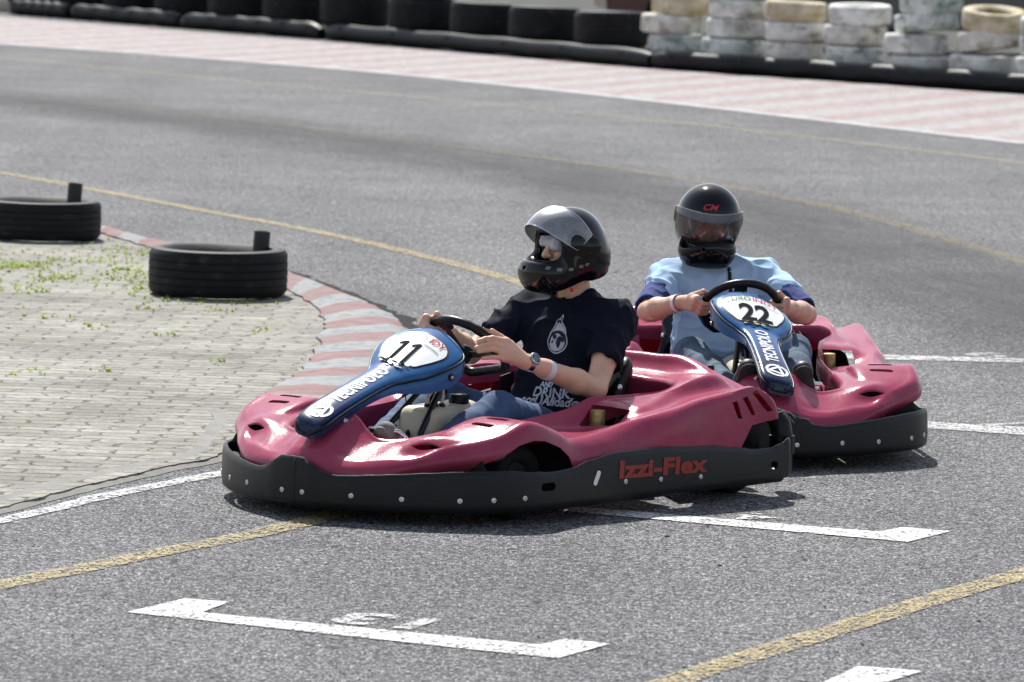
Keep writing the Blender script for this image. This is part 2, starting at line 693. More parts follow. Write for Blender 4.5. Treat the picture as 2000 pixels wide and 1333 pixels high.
# inner yellow line: round the infield, then out towards the camera
strip('yellow_line', [(-5.2, 38.6), (-3.52, 35.46), (-2.69, 33.82), (-1.93, 32.29), (-1.24, 30.93), (-.59, 29.38), (-.01, 27.7), (.22, 26.6), (.36, 25.2), (.38, 23.8), (.30, 22.4), (.13, 20.8), (-.17, 19.0), (-.69, 17.48), (-1.13, 16.61), (-1.55, 15.8), (-2.4, 14.1)], .115, .004, M.yellow, 'yellow inner guide line on the asphalt', jag=.004)
strip('yellow_line', [(-.3, 12.6), (.47, 14.29), (1.02, 15.43), (1.68, 16.72), (2.6, 18.4)], .115, .004, M.yellow, 'yellow line crossing the near right corner', jag=.004)
strip('yellow_line', [(-7.2, 56.4), (-5.38, 54.01), (-3.87, 51.9), (-2.5, 49.9), (-.06, 46.7), (1.68, 44.1), (2.85, 41.97), (3.89, 39.89), (5.2, 37)], .15, .004, M.yellow_far, 'yellow outer line beside the run-off', jag=.004)
strip('yellow_line', [(-5.5, 47.2), (-3.84, 45.29), (-2.17, 42.9), (-.04, 39.3), (1.06, 37.1), (1.71, 35.41), (2.28, 33.39), (2.94, 29.94), (3.4, 27)], .16, .004, M.yellow_faint, 'faded yellow line in mid track', jag=.004)
# run-off apron
roN = [(-7.6, 59.6), (-5.73, 57.47), (-3.91, 55.72), (-1.65, 53.1), (-.07, 50.6), (1.35, 48.1), (2.63, 45.6), (4.22, 42.6), (6.4, 38.4)]
roF = [(-9, 69.5), (-6.4, 66.0), (-4.14, 63.0), (-2.22, 60.6), (-.09, 57.6), (1.45, 55.5), (3.57, 53.3), (5.2, 51.6), (9, 48.3)]
a_ = [tuple(p) for p in catmull(np.array(roN), 6)]
b_ = [tuple(p) for p in catmull(np.array(roF), 6)]
nr = len(a_)
ro = mesh_obj('painted_runoff', [(x, y, .004) for x, y in a_] + [(x, y, .004) for x, y in b_], [(i, i + 1, nr + i + 1, nr + i) for i in range(nr - 1)], M.runoff, None, False)
if ro.data.polygons[0].normal.z < 0: ro.data.flip_normals()
tag(ro, 'pink and white striped run-off apron below the tyre wall', None, None, 'structure')
strip('white_line', roN, .21, .008, M.white_worn, 'white edge line of the run-off', jag=.006)
# grid boxes and lines painted in front of the karts
sheet('grid_marking', [(-1.12, 15.31), (-.97, 15.62), (-.83, 15.58), (-.90, 15.345), (.105, 14.895), (.175, 15.02), (.31, 14.95), (.155, 14.65), (-.10, 14.775)], .004, M.white_paint, 'white start box bracket in the foreground')
sheet('grid_marking', [(.19, 18.125), (1.27, 17.645), (1.36, 17.79), (1.52, 17.71), (1.35, 17.40), (.16, 17.99)], .004, M.white_paint, 'white start box bracket right of the front kart')
sheet('grid_marking', [(.80, 14.1), (1.01, 14.66), (1.19, 14.60), (1.06, 14.36), (1.9, 13.95), (1.78, 13.7)], .004, M.white_paint, 'white start box corner at the lower edge')
sheet('grid_marking', [(1.2, 24.03), (2.9, 24.06), (2.9, 23.86), (1.2, 23.80)], .004, M.white_worn, 'white start box line beyond the rear kart')
sheet('grid_marking', [(1.0, 21.50), (2.9, 20.72), (2.9, 20.47), (1.0, 21.22)], .004, M.white_worn, 'white start box line right of the rear kart')
strip('white_line', [(-2.6, 15.35), (-1.7, 17.3), (-1.4, 18.06), (-1.06, 18.76), (-.8, 19.3), (-.3, 20.0)], .085, .004, M.white_worn, 'white line along the infield paving', jag=.004)

def ground_text(txt, size, c, u, mat, label, xs=1.0, bold=0.0):
    bm = text_mesh2d(txt, size, bold, xs)
    u = Vector((u[0], u[1], 0)).normalized()
    v = Vector((-u.y, u.x, 0))
    for q in bm.verts:
        q.co = Vector((c[0], c[1], .004)) + u * q.co.x + v * q.co.y
    o = bm_obj('grid_number', bm, mat, None, False, normals=False)
    if o.data.polygons[0].normal.z < 0: o.data.flip_normals()
    return tag(o, label, None, None, 'structure')
ground_text('13', .31, (-.335, 15.285), (-.26, .115), M.white_worn, 'white number 13 painted inside the start box', 1.15, .010)
ground_text('4', .27, (.87, 17.965), (-.26, .115), M.white_worn, 'faint painted number beside the start box', 1.1, .003)
ground_text('9', .30, (2.22, 24.2), (-.26, .06), M.white_worn, 'faint painted number beyond the rear kart', 1.5, .003)
ground_text('7', .30, (2.05, 21.2), (-.26, .115), M.white_worn, 'faint painted number right of the rear kart', 1.5, .003)

# dark rubber lane laid by the tyres
def rubber_mat(name, amt):
    m, nt, b = new_mat(name)
    uv = coords(nt, 'UV')
    sx = N(nt, 'ShaderNodeSeparateXYZ')
    L(nt, uv, sx.inputs[0])
    prof = ramp(nt, sx.outputs['Y'], [(0.0, (0, 0, 0)), (0.5, (1, 1, 1)), (1.0, (0, 0, 0))], 'EASE')
    streak = noise(nt, mapping(nt, uv, (.6, 9, 1)), 1.0, 4, 0.6)
    a = math_n(nt, 'MULTIPLY', math_n(nt, 'MULTIPLY', prof, streak), amt)
    b.inputs['Base Color'].default_value = (.045, .045, .048, 1)
    b.inputs['Roughness'].default_value = 0.75
    b.inputs['Specular IOR Level'].default_value = 0.16
    L(nt, a, b.inputs['Alpha'])
    bump(nt, noise(nt, coords(nt), 70, 3, 0.6), b, 0.6, 0.005)
    return m
M.rubber_lane = rubber_mat('rubber_lane', .85)
def lane(line, w, z, label):
    P = catmull(np.array(line), 8)
    V, F, UV = [], [], []
    s = 0
    for i in range(len(P)):
        d = P[min(i + 1, len(P) - 1)] - P[max(i - 1, 0)]
        d /= np.linalg.norm(d)
        n = np.array([-d[1], d[0]])
        if i: s += np.linalg.norm(P[i] - P[i - 1])
        V += [(*(P[i] - n * w / 2), z), (*(P[i] + n * w / 2), z)]
        UV += [(s, 0), (s, 1)]
    F = [(2 * i, 2 * i + 2, 2 * i + 3, 2 * i + 1) for i in range(len(P) - 1)]
    o = mesh_obj('rubber_lane', V, F, M.rubber_lane, None, False)
    ul = o.data.uv_layers.new(name='UVMap')
    for lp in o.data.loops:
        ul.data[lp.index].uv = UV[lp.vertex_index]
    if o.data.polygons[0].normal.z < 0: o.data.flip_normals()
    tag(o, label, None, None, 'structure')
lane([(-6.5, 48), (-4.56, 45.6), (-2.13, 41.9), (-.82, 39.4), (.33, 36.8), (1.3, 34.0), (1.95, 31), (2.5, 27.5), (3.2, 23.5), (4.2, 18.5)], 2.6, .010, 'dark rubber lane on the far racing line')

# loose grit and crumbs of tar on the asphalt
def grit():
    R = random.Random(21)
    bm = bmesh.new()
    for _ in range(240):
        x, y = R.uniform(-1.9, 2.3), R.uniform(14.2, 26)
        if x < -.4 and y > 17: continue
        r = R.choice((.002, .0025, .003, .003, .004, .005))
        q = bmesh.ops.create_icosphere(bm, subdivisions=1, radius=r, matrix=Matrix.Translation((x, y, r * .4)) @ Matrix.Diagonal((R.uniform(.8, 2.2), R.uniform(.7, 1.4), .8, 1)))
        for v in q['verts']:
            v.co += Vector((R.gauss(0, r * .2), R.gauss(0, r * .2), 0))
    tag(bm_obj('grit', bm, simple('dark_grit', (.045, .042, .04), .9, 0, .5, 40), None, False), 'loose dark grit scattered on the asphalt', None, None, 'stuff')
grit()
# infield paving, kerb
def paver_mat():
    m, nt, b = new_mat('concrete_pavers')
    co = coords(nt)
    wob = N(nt, 'ShaderNodeTexNoise')
    wob.inputs['Scale'].default_value = 5
    wob.inputs['Detail'].default_value = 7
    wob.inputs['Roughness'].default_value = .7
    L(nt, co, wob.inputs['Vector'])
    off = N(nt, 'ShaderNodeVectorMath', operation='MULTIPLY_ADD')
    L(nt, wob.outputs['Color'], off.inputs[0])
    off.inputs[1].default_value = (.22, .085, 0)
    mp = mapping(nt, co, (1, 1, 1), (0, 0, rad(3)))
    L(nt, mp, off.inputs[2])
    br = N(nt, 'ShaderNodeTexBrick')
    br.inputs['Scale'].default_value = 1.0
    br.inputs['Brick Width'].default_value = 0.225
    br.inputs['Row Height'].default_value = 0.1125
    br.inputs['Mortar Size'].default_value = 0.0065
    br.inputs['Mortar Smooth'].default_value = 0.35
    br.inputs['Bias'].default_value = 0.0
    br.inputs['Color1'].default_value = (.225, .215, .192, 1)
    br.inputs['Color2'].default_value = (.315, .305, .278, 1)
    br.inputs['Mortar'].default_value = (.085, .08, .07, 1)
    L(nt, off.outputs[0], br.inputs['Vector'])
    c = mixc(nt, 1.0, br.outputs['Color'], ramp(nt, noise(nt, co, 1.1, 6, 0.65), [(0.3, (.66, .645, .61)), (0.66, (1.12, 1.11, 1.09))]), 'MULTIPLY')
    c = mixc(nt, 1.0, c, ramp(nt, noise(nt, co, 30, 5, 0.7), [(0.3, (.62, .62, .61)), (0.7, (1.24, 1.24, 1.23))]), 'MULTIPLY')
    moss = ramp(nt, noise(nt, co, 2.1, 5, 0.7), [(0.60, (0, 0, 0)), (0.74, (.55, .55, .55))])
    c = mixc(nt, moss, c, (.22, .25, .12))
    L(nt, c, b.inputs['Base Color'])
    b.inputs['Roughness'].default_value = 0.85
    b.inputs['Specular IOR Level'].default_value = 0.2
    h = math_n(nt, 'ADD', math_n(nt, 'MULTIPLY', br.outputs['Fac'], -.6), math_n(nt, 'MULTIPLY', noise(nt, co, 40, 4, 0.7), 0.35))
    bump(nt, h, b, 0.8, 0.010)
    return m
M.paver = paver_mat()

def jag_line(line, n, amp):
    P = catmull(np.array(line), n)
    out = []
    for i, p in enumerate(P):
        q = mnoise.noise(Vector((p[0] * 5, p[1] * 5, 0))) * amp + mnoise.noise(Vector((p[0] * 17, p[1] * 17, 3))) * amp * .5
        out.append((p[0] + q, p[1] + q * .6))
    return out
KI = [(-4.6, 33.2), (-3.4, 31.6), (-2.75, 30.6), (-2.41, 30.0), (-2.07, 29.11), (-1.42, 27.5), (-1.17, 26.55), (-1.03, 25.9), (-.93, 25.08), (-.90, 24.55), (-.89, 23.9), (-.89, 22.94), (-.93, 22.26), (-1.0, 21.65), (-1.06, 20.8)]
KO = [(-4.5, 33.8), (-3.3, 32.1), (-2.70, 31.0), (-2.38, 30.35), (-2.03, 29.5), (-1.36, 28.1), (-1.12, 27.4), (-.84, 26.4), (-.64, 25.6), (-.53, 24.9), (-.46, 24.2), (-.43, 23.2), (-.47, 22.4), (-.57, 21.6), (-.74, 20.8)]
edge = [(-1.06, 20.8), (-1.04, 20.2), (-1.06, 19.5), (-1.10, 19.15), (-1.22, 18.9), (-1.37, 18.52), (-1.55, 18.05), (-1.72, 17.54), (-2.1, 16.7), (-3.2, 14.6)]
kin = jag_line(KI, 8, .03)
ed = jag_line(edge, 10, .022)
pave = kin + ed[1:] + [(-14, 14.6), (-14, 34)]
bm = bmesh.new()
top = [bm.verts.new((x, y, .018)) for x, y in pave]
bot = [bm.verts.new((x, y, -.02)) for x, y in pave]
bm.faces.new(top)
for i in range(len(pave)):
    bm.faces.new((top[i], top[(i + 1) % len(pave)], bot[(i + 1) % len(pave)], bot[i]))
bmesh.ops.triangulate(bm, faces=[f for f in bm.faces if len(f.verts) > 4])
tag(bm_obj('infield_paving', bm, M.paver, None, False), 'pale weathered concrete paving inside the bend', None, None, 'structure')
# grey concrete border along the paving edge
def concrete_mat():
    m, nt, b = new_mat('border_concrete')
    co = coords(nt)
    c = ramp(nt, noise(nt, co, 6, 6, 0.7), [(0.3, (.13, .125, .113)), (0.7, (.235, .225, .203))])
    L(nt, c, b.inputs['Base Color'])
    b.inputs['Roughness'].default_value = 0.85
    bump(nt, noise(nt, co, 45, 5, 0.7), b, 0.7, 0.008)
    return m
M.border = concrete_mat()
bl = catmull(np.array(edge), 10)
V = []
for i, p in enumerate(bl):
    d = bl[min(i + 1, len(bl) - 1)] - bl[max(i - 1, 0)]
    d /= np.linalg.norm(d)
    n = np.array([d[1], -d[0]])
    w = .13 + .02 * mnoise.noise(Vector((p[0] * 4, p[1] * 4, 9)))
    q = mnoise.noise(Vector((p[0] * 9, p[1] * 9, 1))) * .012
    V += [(p[0] + n[0] * (q - .03), p[1] + n[1] * (q - .03), .002), (p[0] + n[0] * q, p[1] + n[1] * q, .013), (p[0] + n[0] * w, p[1] + n[1] * w, .0215)]
F = []
for i in range(len(bl) - 1):
    for k in (0, 1):
        F.append((3 * i + k, 3 * i + k + 1, 3 * i + 4 + k, 3 * i + 3 + k))
o = mesh_obj('paving_border', V, F, M.border, None, False)
bm = bmesh.new(); bm.from_mesh(o.data); bmesh.ops.recalc_face_normals(bm, faces=bm.faces)
if sum(f.normal.z for f in bm.faces) < 0: bmesh.ops.reverse_faces(bm, faces=bm.faces)
bm.to_mesh(o.data); bm.free()
tag(o, 'grey concrete border of the infield paving', None, None, 'structure')

def kerb_mat():
    m, nt, b = new_mat('kerb_paint')
    uv = coords(nt, 'UV')
    co = coords(nt)
    sx = N(nt, 'ShaderNodeSeparateXYZ')
    L(nt, uv, sx.inputs[0])
    wob = math_n(nt, 'MULTIPLY', math_n(nt, 'SUBTRACT', noise(nt, co, 5, 4, 0.6), 0.5), 0.20)
    fr = math_n(nt, 'FRACT', math_n(nt, 'ADD', math_n(nt, 'DIVIDE', sx.outputs['X'], 0.80), wob))
    red = ramp(nt, noise(nt, co, 9, 5, 0.65), [(0.3, (.26, .13, .125)), (0.55, (.33, .20, .195)), (0.75, (.36, .28, .27))])
    blue = ramp(nt, noise(nt, co, 15, 6, 0.75), [(0.36, (.14, .20, .27)), (0.45, (.32, .35, .37)), (0.54, (.36, .355, .33)), (0.75, (.46, .46, .45))])
    fac = ramp(nt, fr, [(0.0, (0, 0, 0)), (0.47, (0, 0, 0)), (0.50, (1, 1, 1)), (0.97, (1, 1, 1)), (1.0, (0, 0, 0))])
    c = mixc(nt, fac, red, blue)
    bare = ramp(nt, noise(nt, co, 16, 6, 0.75), [(0.50, (0, 0, 0)), (0.60, (.75, .75, .75))])
    c = mixc(nt, bare, c, (.24, .235, .22))
    c = mixc(nt, 1.0, c, (.74, .74, .75), 'MULTIPLY')
    L(nt, c, b.inputs['Base Color'])
    b.inputs['Roughness'].default_value = 0.8
    b.inputs['Specular IOR Level'].default_value = 0.12
    bump(nt, noise(nt, co, 30, 5, 0.7), b, 0.5, 0.006)
    return m
M.kerb = kerb_mat()
ki, ko = catmull(np.array(KI), 8), catmull(np.array(KO), 8)
V, UV = [], []
s = 0
for i in range(len(ki)):
    if i: s += np.linalg.norm((ki[i] + ko[i]) / 2 - (ki[i - 1] + ko[i - 1]) / 2)
    kj = kin[i]
    for t, z in ((0.0, -.01), (0.015, .026), (0.3, .040), (0.75, .040), (0.97, .016), (1.0, -.012)):
        p = np.array(kj) * (1 - t) + ko[i] * t
        j = .018 * mnoise.noise(Vector((p[0] * 8, p[1] * 8, 5))) if t > .9 else 0
        V.append((p[0] + j, p[1] + j, z + .006 * mnoise.noise(Vector((p[0] * 6, p[1] * 6, 0)))))
        UV.append((s, t))
F = [(6 * i + k, 6 * i + k + 1, 6 * i + 7 + k, 6 * i + 6 + k) for i in range(len(ki) - 1) for k in range(5)]
o = mesh_obj('kerb', V, F, M.kerb, None, True, 50)
if sum(p.normal.z for p in o.data.polygons) < 0: o.data.flip_normals()
ul = o.data.uv_layers.new(name='UVMap')
for lp in o.data.loops:
    ul.data[lp.index].uv = UV[lp.vertex_index]
tag(o, 'cracked red white and blue painted kerb round the infield', None, None, 'structure')
# crumbled dark strip of earth and broken asphalt along the outer foot of the kerb
M.crumble = simple('crumbled_asphalt', (.028, .027, .026), .95, 0, .5, 25, .9, 60, .01, spec=.1)
V = []
for i in range(len(ko)):
    d = ko[min(i + 1, len(ko) - 1)] - ko[max(i - 1, 0)]
    d /= np.linalg.norm(d)
    n = np.array([-d[1], d[0]])
    if n @ (ko[i] - ki[i]) < 0: n = -n
    w = .05 + .10 * abs(mnoise.noise(Vector((ko[i][0] * 2.2, ko[i][1] * 2.2, 0)))) + .03 * mnoise.noise(Vector((ko[i][0] * 11, ko[i][1] * 11, 0)))
    V += [(*(ko[i] - n * .02), .003), (*(ko[i] + n * max(w, .01)), .003)]
o = mesh_obj('kerb_edge_soil', V, [(2 * i, 2 * i + 1, 2 * i + 3, 2 * i + 2) for i in range(len(ko) - 1)], M.crumble, None, False)
if o.data.polygons[0].normal.z < 0: o.data.flip_normals()
tag(o, 'dark crumbled strip at the foot of the kerb', None, None, 'structure')

# weeds in the joints
def weeds():
    m, nt, b = new_mat('weed_leaf')
    co = coords(nt)
    L(nt, ramp(nt, noise(nt, co, 3, 3, 0.6), [(0.3, (.16, .215, .035)), (0.7, (.29, .34, .075))]), b.inputs['Base Color'])
    b.inputs['Roughness'].default_value = 0.6
    tr = N(nt, 'ShaderNodeBsdfTranslucent')
    tr.inputs['Color'].default_value = (.42, .52, .08, 1)
    mx = N(nt, 'ShaderNodeMixShader')
    mx.inputs[0].default_value = .45
    L(nt, b.outputs[0], mx.inputs[1])
    L(nt, tr.outputs[0], mx.inputs[2])
    L(nt, mx.outputs[0], nt.nodes['Material Output'].inputs['Surface'])
    pat = [(-2.62, 27.5, .16, 300), (-2.35, 26.85, .14, 150), (-2.45, 26.1, .16, 90), (-2.05, 27.4, .16, 110), (-1.95, 26.9, .20, 160), (-2.3, 27.9, .22, 120), (-1.72, 27.35, .14, 130), (-1.85, 26.2, .14, 60), (-2.55, 25.1, .10, 60), (-1.75, 25.2, .08, 24), (-1.45, 25.2, .08, 26), (-2.2, 24.6, .10, 30), (-1.9, 24.2, .08, 20), (-2.4, 23.4, .07, 24), (-1.6, 23.9, .07, 26), (-1.2, 24.2, .06, 16), (-2.05, 22.0, .07, 26), (-1.75, 22.2, .05, 12), (-1.3, 22.7, .05, 12), (-2.75, 27.0, .12, 110), (-2.7, 26.4, .10, 60), (-1.5, 25.7, .12, 40), (-1.3, 25.75, .12, 40), (-1.75, 25.75, .10, 40), (-2.2, 28.8, .25, 110), (-1.9, 28.4, .2, 90), (-2.9, 28.3, .3, 110)]
    V, F = [], []
    R = random.Random(5)
    for x, y, r, n in pat:
        for _ in range(int(n * .42)):
            cx, cy = x + R.gauss(0, r * .62), y + R.gauss(0, r * 1.0)
            # pull towards the joints between paver rows
            cy = round(cy / .1125) * .1125 + R.gauss(0, .018)
            for _k in range(R.randint(3, 6)):
                a = R.uniform(0, 6.28)
                h = R.uniform(.005, .020)
                ln = R.uniform(.007, .021)
                w = R.uniform(.002, .0045)
                dx, dy = math.cos(a), math.sin(a)
                px, py = -dy * w, dx * w
                i = len(V)
                V += [(cx - px, cy - py, .017), (cx + px, cy + py, .017), (cx + dx * ln * .6 + px, cy + dy * ln * .6 + py, .017 + h * .8), (cx + dx * ln * .6 - px, cy + dy * ln * .6 - py, .017 + h * .8), (cx + dx * ln * 1.5, cy + dy * ln * 1.5, .017 + h)]
                F += [(i, i + 1, i + 2, i + 3), (i + 3, i + 2, i + 4)]
    o = mesh_obj('weeds', V, F, m, None, False)
    tag(o, 'small yellow-green weeds in the paving joints', None, None, 'stuff')
weeds()

# ------------------------------------------------------------------ tyres
def tyre_mat(name, col, rough=.75, stain=None, ribs=0.0):
    m, nt, b = new_mat(name)
    oi = N(nt, 'ShaderNodeObjectInfo')
    va = N(nt, 'ShaderNodeVectorMath', operation='ADD')
    L(nt, coords(nt), va.inputs[0])
    L(nt, math_n(nt, 'MULTIPLY', oi.outputs['Random'], 60.0), va.inputs[1])
    co = va.outputs[0]
    c = ramp(nt, noise(nt, co, 6, 5, .6), [(.3, tuple(v * .75 for v in col)), (.7, tuple(v * 1.2 for v in col))])
    if stain:
        for sc, lo, hi, sc_col, off in stain:
            f = ramp(nt, noise(nt, mapping(nt, co, (1, 1, 1.6), loc=(off, off * 2, off * 3)), sc, 6, .7), [(lo, (0, 0, 0)), (hi, (1, 1, 1))])
            c = mixc(nt, f, c, sc_col)
    L(nt, c, b.inputs['Base Color'])
    b.inputs['Roughness'].default_value = rough
    b.inputs['Specular IOR Level'].default_value = .18
    bump(nt, noise(nt, co, 45, 4, .6), b, .35, .004)
    return m
M.tyre = tyre_mat('black_rubber', (.011, .011, .012), .62, [(9, .55, .75, (.05, .047, .042), 2.0)])
M.tyre_inner = tyre_mat('dusty_rubber', (.022, .022, .022), .8)

def tyre_mesh(R, h, hole=.6, ribs=4, tread=True, seg=72):
    """a tyre lying flat: base at z=0; one closed lathe with tread grooves and sidewalls"""
    prof = []
    ri = R * hole
    bulge = .012 * R
    n = ribs * 2 + 1
    prof += [(ri + .012, .030 * h / .2), (ri + .035, .012), (ri + .06, .004)]
    prof += [(R * .90, .006), (R * .955, h * .045), (R * .985, h * .11)]
    zs0, zs1 = h * .14, h * .86
    for i in range(n):
        a = zs0 + (zs1 - zs0) * i / n
        b = zs0 + (zs1 - zs0) * (i + 1) / n
        mid = ((a + b) / 2 - h / 2) / (h / 2)
        rr = R - bulge * mid * mid
        if i % 2 == 0 or not tread:
            prof += [(rr, a + .001), (rr, b - .001)]
        else:
            w = (b - a) * .12
            c = (a + b) / 2
            prof += [(rr, c - w - .002), (rr - .006, c - w), (rr - .006, c + w), (rr, c + w + .002)]
    prof += [(R * .985, h * .89), (R * .955, h * .955), (R * .90, h - .006), (ri + .06, h - .004), (ri + .035, h - .012), (ri + .012, h - .030 * h / .2)]
    # inside of the casing
    prof += [(ri, h * .80), (ri + .015, h * .74), (R * .90, h * .72), (R * .93, h * .5), (R * .90, h * .28), (ri + .015, h * .26), (ri, h * .20)]
    bm = bmesh.new()
    lathe_into(bm, prof, 'Z', seg, closed=True)
    bmesh.ops.recalc_face_normals(bm, faces=bm.faces)
    # shallow sipes across the shoulders
    for v in bm.verts:
        r = math.hypot(v.co.x, v.co.y)
        if tread and r > R * .95:
            a = math.atan2(v.co.y, v.co.x)
            k = int((a + math.pi) / (2 * math.pi) * seg + .5) % 2
            zz = abs(v.co.z / h - .5)
            if k and zz > .33:
                s = (r - .005) / r
                v.co.x *= s
                v.co.y *= s
    me = bpy.data.meshes.new('tyre')
    bm.to_mesh(me)
    bm.free()
    return me

WALLMESH = []
def put_tyre(me, mat, loc, rot, label, group, name='tyre'):
    m2 = me.copy()
    if loc[1] > 45 and me in WALLMESH:
        loc = (loc[0] * (1 - .28 / loc[1]), loc[1] - .28, loc[2])
    m2.materials.clear()
    o = bpy.data.objects.new(name, m2)
    COL.objects.link(o)
    m2.materials.append(mat)
    m2.shade_smooth()
    m2.set_sharp_from_angle(angle=rad(32))
    o.location = loc
    o.rotation_euler = rot
    return tag(o, label, 'tyre', group)

M.post = simple('black_plastic_post', (.012, .012, .014), .5, 0, .3, 12, .2, 80, .002)
def marker(x, y, R, h, px, ph, lab_t, lab_p, pr):
    put_tyre(tyre_mesh(R, h, .66, 4, True, 96), M.tyre, (x, y, .018), (0, 0, R), lab_t, 'loose tyres on the infield')
    bm = bmesh.new()
    lathe_into(bm, [(pr, 0), (pr * 1.0, ph - .01), (pr * .97, ph), (pr * .80, ph), (pr * .78, ph - .12)], 'Z', 20)
    for v in bm.verts:   # ridged pipe
        a = math.atan2(v.co.y, v.co.x)
        v.co.x *= 1 + .02 * math.cos(10 * a)
        v.co.y *= 1 + .02 * math.cos(10 * a)
    o = bm_obj('marker_post', bm, M.post, None, True, 40)
    o.location = (px, y + .13, .018)
    o.rotation_euler = (0, rad(3.5), 0)
    tag(o, lab_p, 'post', 'posts in the infield tyres')
marker(-1.487, 26.12, .350, .243, -1.295, .318, 'black car tyre lying by the kerb in front of the bend', 'short black post in the tyre nearest the kerb', .041)
marker(-2.685, 29.5, .335, .225, -2.530, .312, 'black car tyre cut by the left edge of the picture', 'short black post in the tyre at the left edge', .041)

# ------------------------------------------------------------------ far barrier
WALL = np.array([(-9, 71), (-6.53, 67.2), (-2.26, 61.4), (1.45, 55.7), (5.02, 52.0), (9, 48.5)])
M.bank = simple('dry_earth', (.05, .045, .038), .95, 0, .3, 3, .6, 30, .03)
V = []
wc = catmull(WALL, 6)
for i, p in enumerate(wc):
    d = wc[min(i + 1, len(wc) - 1)] - wc[max(i - 1, 0)]
    d /= np.linalg.norm(d)
    n = np.array([-d[1], d[0]])
    if n[1] < 0: n = -n
    for off, z in ((.20, -.02), (.26, .15), (1.5, .16), (2.6, -.02)):
        V.append((*(p + n * off), z))
F = [(4 * i + k, 4 * i + 4 + k, 4 * i + 5 + k, 4 * i + 1 + k) for i in range(len(wc) - 1) for k in range(3)]
o = mesh_obj('earth_bank', V, F, M.bank, None, True)
if sum(p.normal.z for p in o.data.polygons) < 0: o.data.flip_normals()
tag(o, 'low earth bank under the tyre wall', None, None, 'structure')

M.verge = simple('dark_verge_soil', (.035, .036, .028), .95, 0, .4, 2, .6, 20, .03)
V = []
for p, q in zip(catmull(WALL, 6), catmull(WALL, 6)):
    V += [(p[0] + .9, p[1] + 1.9, .006), (p[0] + 9, p[1] + 30, .006)]
o = mesh_obj('verge_ground', V, [(2 * i, 2 * i + 2, 2 * i + 3, 2 * i + 1) for i in range(len(V) // 2 - 1)], M.verge, None, False)
if o.data.polygons[0].normal.z < 0: o.data.flip_normals()
tag(o, 'dark soil of the verge beyond the tyre wall', None, None, 'structure')
M.pipe = simple('black_barrier_plastic', (.009, .010, .012), .42, 0, .35, 4, .25, 18, .006, spec=.16, rvar=.08)
M.bolt = simple('steel_bolt', (.42, .42, .41), .4, 1.0, .15, 60)
M.blackbolt = simple('black_rubber_plug', (.006, .006, .006), .6)
def wall_at(t):
    i = int(min(max(t, 0), 4.9999))
    f = t - i
    return WALL[i] * (1 - f) + WALL[i + 1] * f
def barrier(t0, t1, label, bend=0.0, drop=0.0):
    n = 40
    pts = [wall_at(t0 + (t1 - t0) * i / n) for i in range(n + 1)]
    root = empty('barrier_pipe', Matrix.Translation((*pts[0], 0)))
    tag(root, label, 'barrier', 'black plastic barrier pipes below the tyre wall')
    bm = bmesh.new()
    P = []
    o0 = Vector((*pts[0], 0))
    for i, p in enumerate(pts):
        e = min(i, n - i) / n
        z = .102 + drop * math.exp(-(e / .05) ** 2) + .005 * math.sin(i * .9)
        P.append(Vector((p[0], p[1], z)) - o0)
    tube_into(bm, P, [.088 if 0 < i < n else .070 for i in range(n + 1)], 20)
    for v in bm.verts:   # a D-shaped hollow profile, taller than deep
        v.co.z = .098 + (v.co.z - .098) * 1.12
    bm_obj('pipe', bm, M.pipe, root, True, 50)
    for i in range(2, n - 1, 7):
        b2 = bmesh.new()
        p = P[i]
        d = (P[i + 1] - P[i - 1]).normalized()
        q = Vector((d.y, -d.x, 0))
        if q.y > 0: q = -q
        c = p + q * .082 + Vector((0, 0, .045))
        lathe_into(b2, [(0.0001, -.006), (.022, -.006), (.022, .010), (.016, .012), (.0001, .012)], 'Z', 10, Matrix.Translation(c) @ q.to_track_quat('Z', 'Y').to_matrix().to_4x4())
        bm_obj('bolt', b2, M.blackbolt, root, True, 40)
    return root
def t_of(x):   # WALL parameter from world x
    for i in range(5):
        if WALL[i][0] <= x <= WALL[i + 1][0]:
            return i + (x - WALL[i][0]) / (WALL[i + 1][0] - WALL[i][0])
    return 4.99
barrier(t_of(-6.52), t_of(-5.70), 'short black barrier pipe at the left end of the wall', drop=-.01)
barrier(t_of(-5.64), t_of(-4.16), 'black barrier pipe second from the left end', drop=-.01)
barrier(t_of(-4.12), t_of(-2.34), 'black barrier pipe left of the rounded pipe end', drop=-.035)
barrier(t_of(-2.24), t_of(1.42), 'long black barrier pipe in front of the black tyres', drop=-.01)
barrier(t_of(1.45), t_of(5.6), 'long black barrier pipe in front of the white tyres', drop=-.01)

BT = tyre_mesh(.408, .40, .60, 5, True, 64)
BT2 = tyre_mesh(.395, .27, .60, 5, True, 64)
WALLMESH += [BT, BT2]
spots = [(-1.98, 62.07), (-1.14, 60.81), (-.41, 59.70), (.27, 58.65), (1.0, 57.53)]
names = ['black tyre in the wall above the rounded pipe end', 'second big black tyre right of the rounded pipe end', 'middle one of the big black tyres in the wall', 'big black tyre left of the one with the open top in view', 'big black tyre with its open top in view beside the white stacks']
for (x, y), nm in zip(spots, names):
    put_tyre(BT, M.tyre, (x, y, .158), (rad(-1.2), rad(1.4), x), nm, 'big black tyres of the far wall')
spots2 = [(-1.98, 62.07), (-1.14, 60.81)]
put_tyre(BT2, M.tyre, (-1.99, 62.09, .56), (0, rad(1), 1), 'upper black tyre above the rounded pipe end', 'big black tyres of the far wall')
put_tyre(BT2, M.tyre, (-1.15, 60.83, .56), (0, rad(1), 2), 'upper black tyre second from the rounded pipe end', 'big black tyres of the far wall')
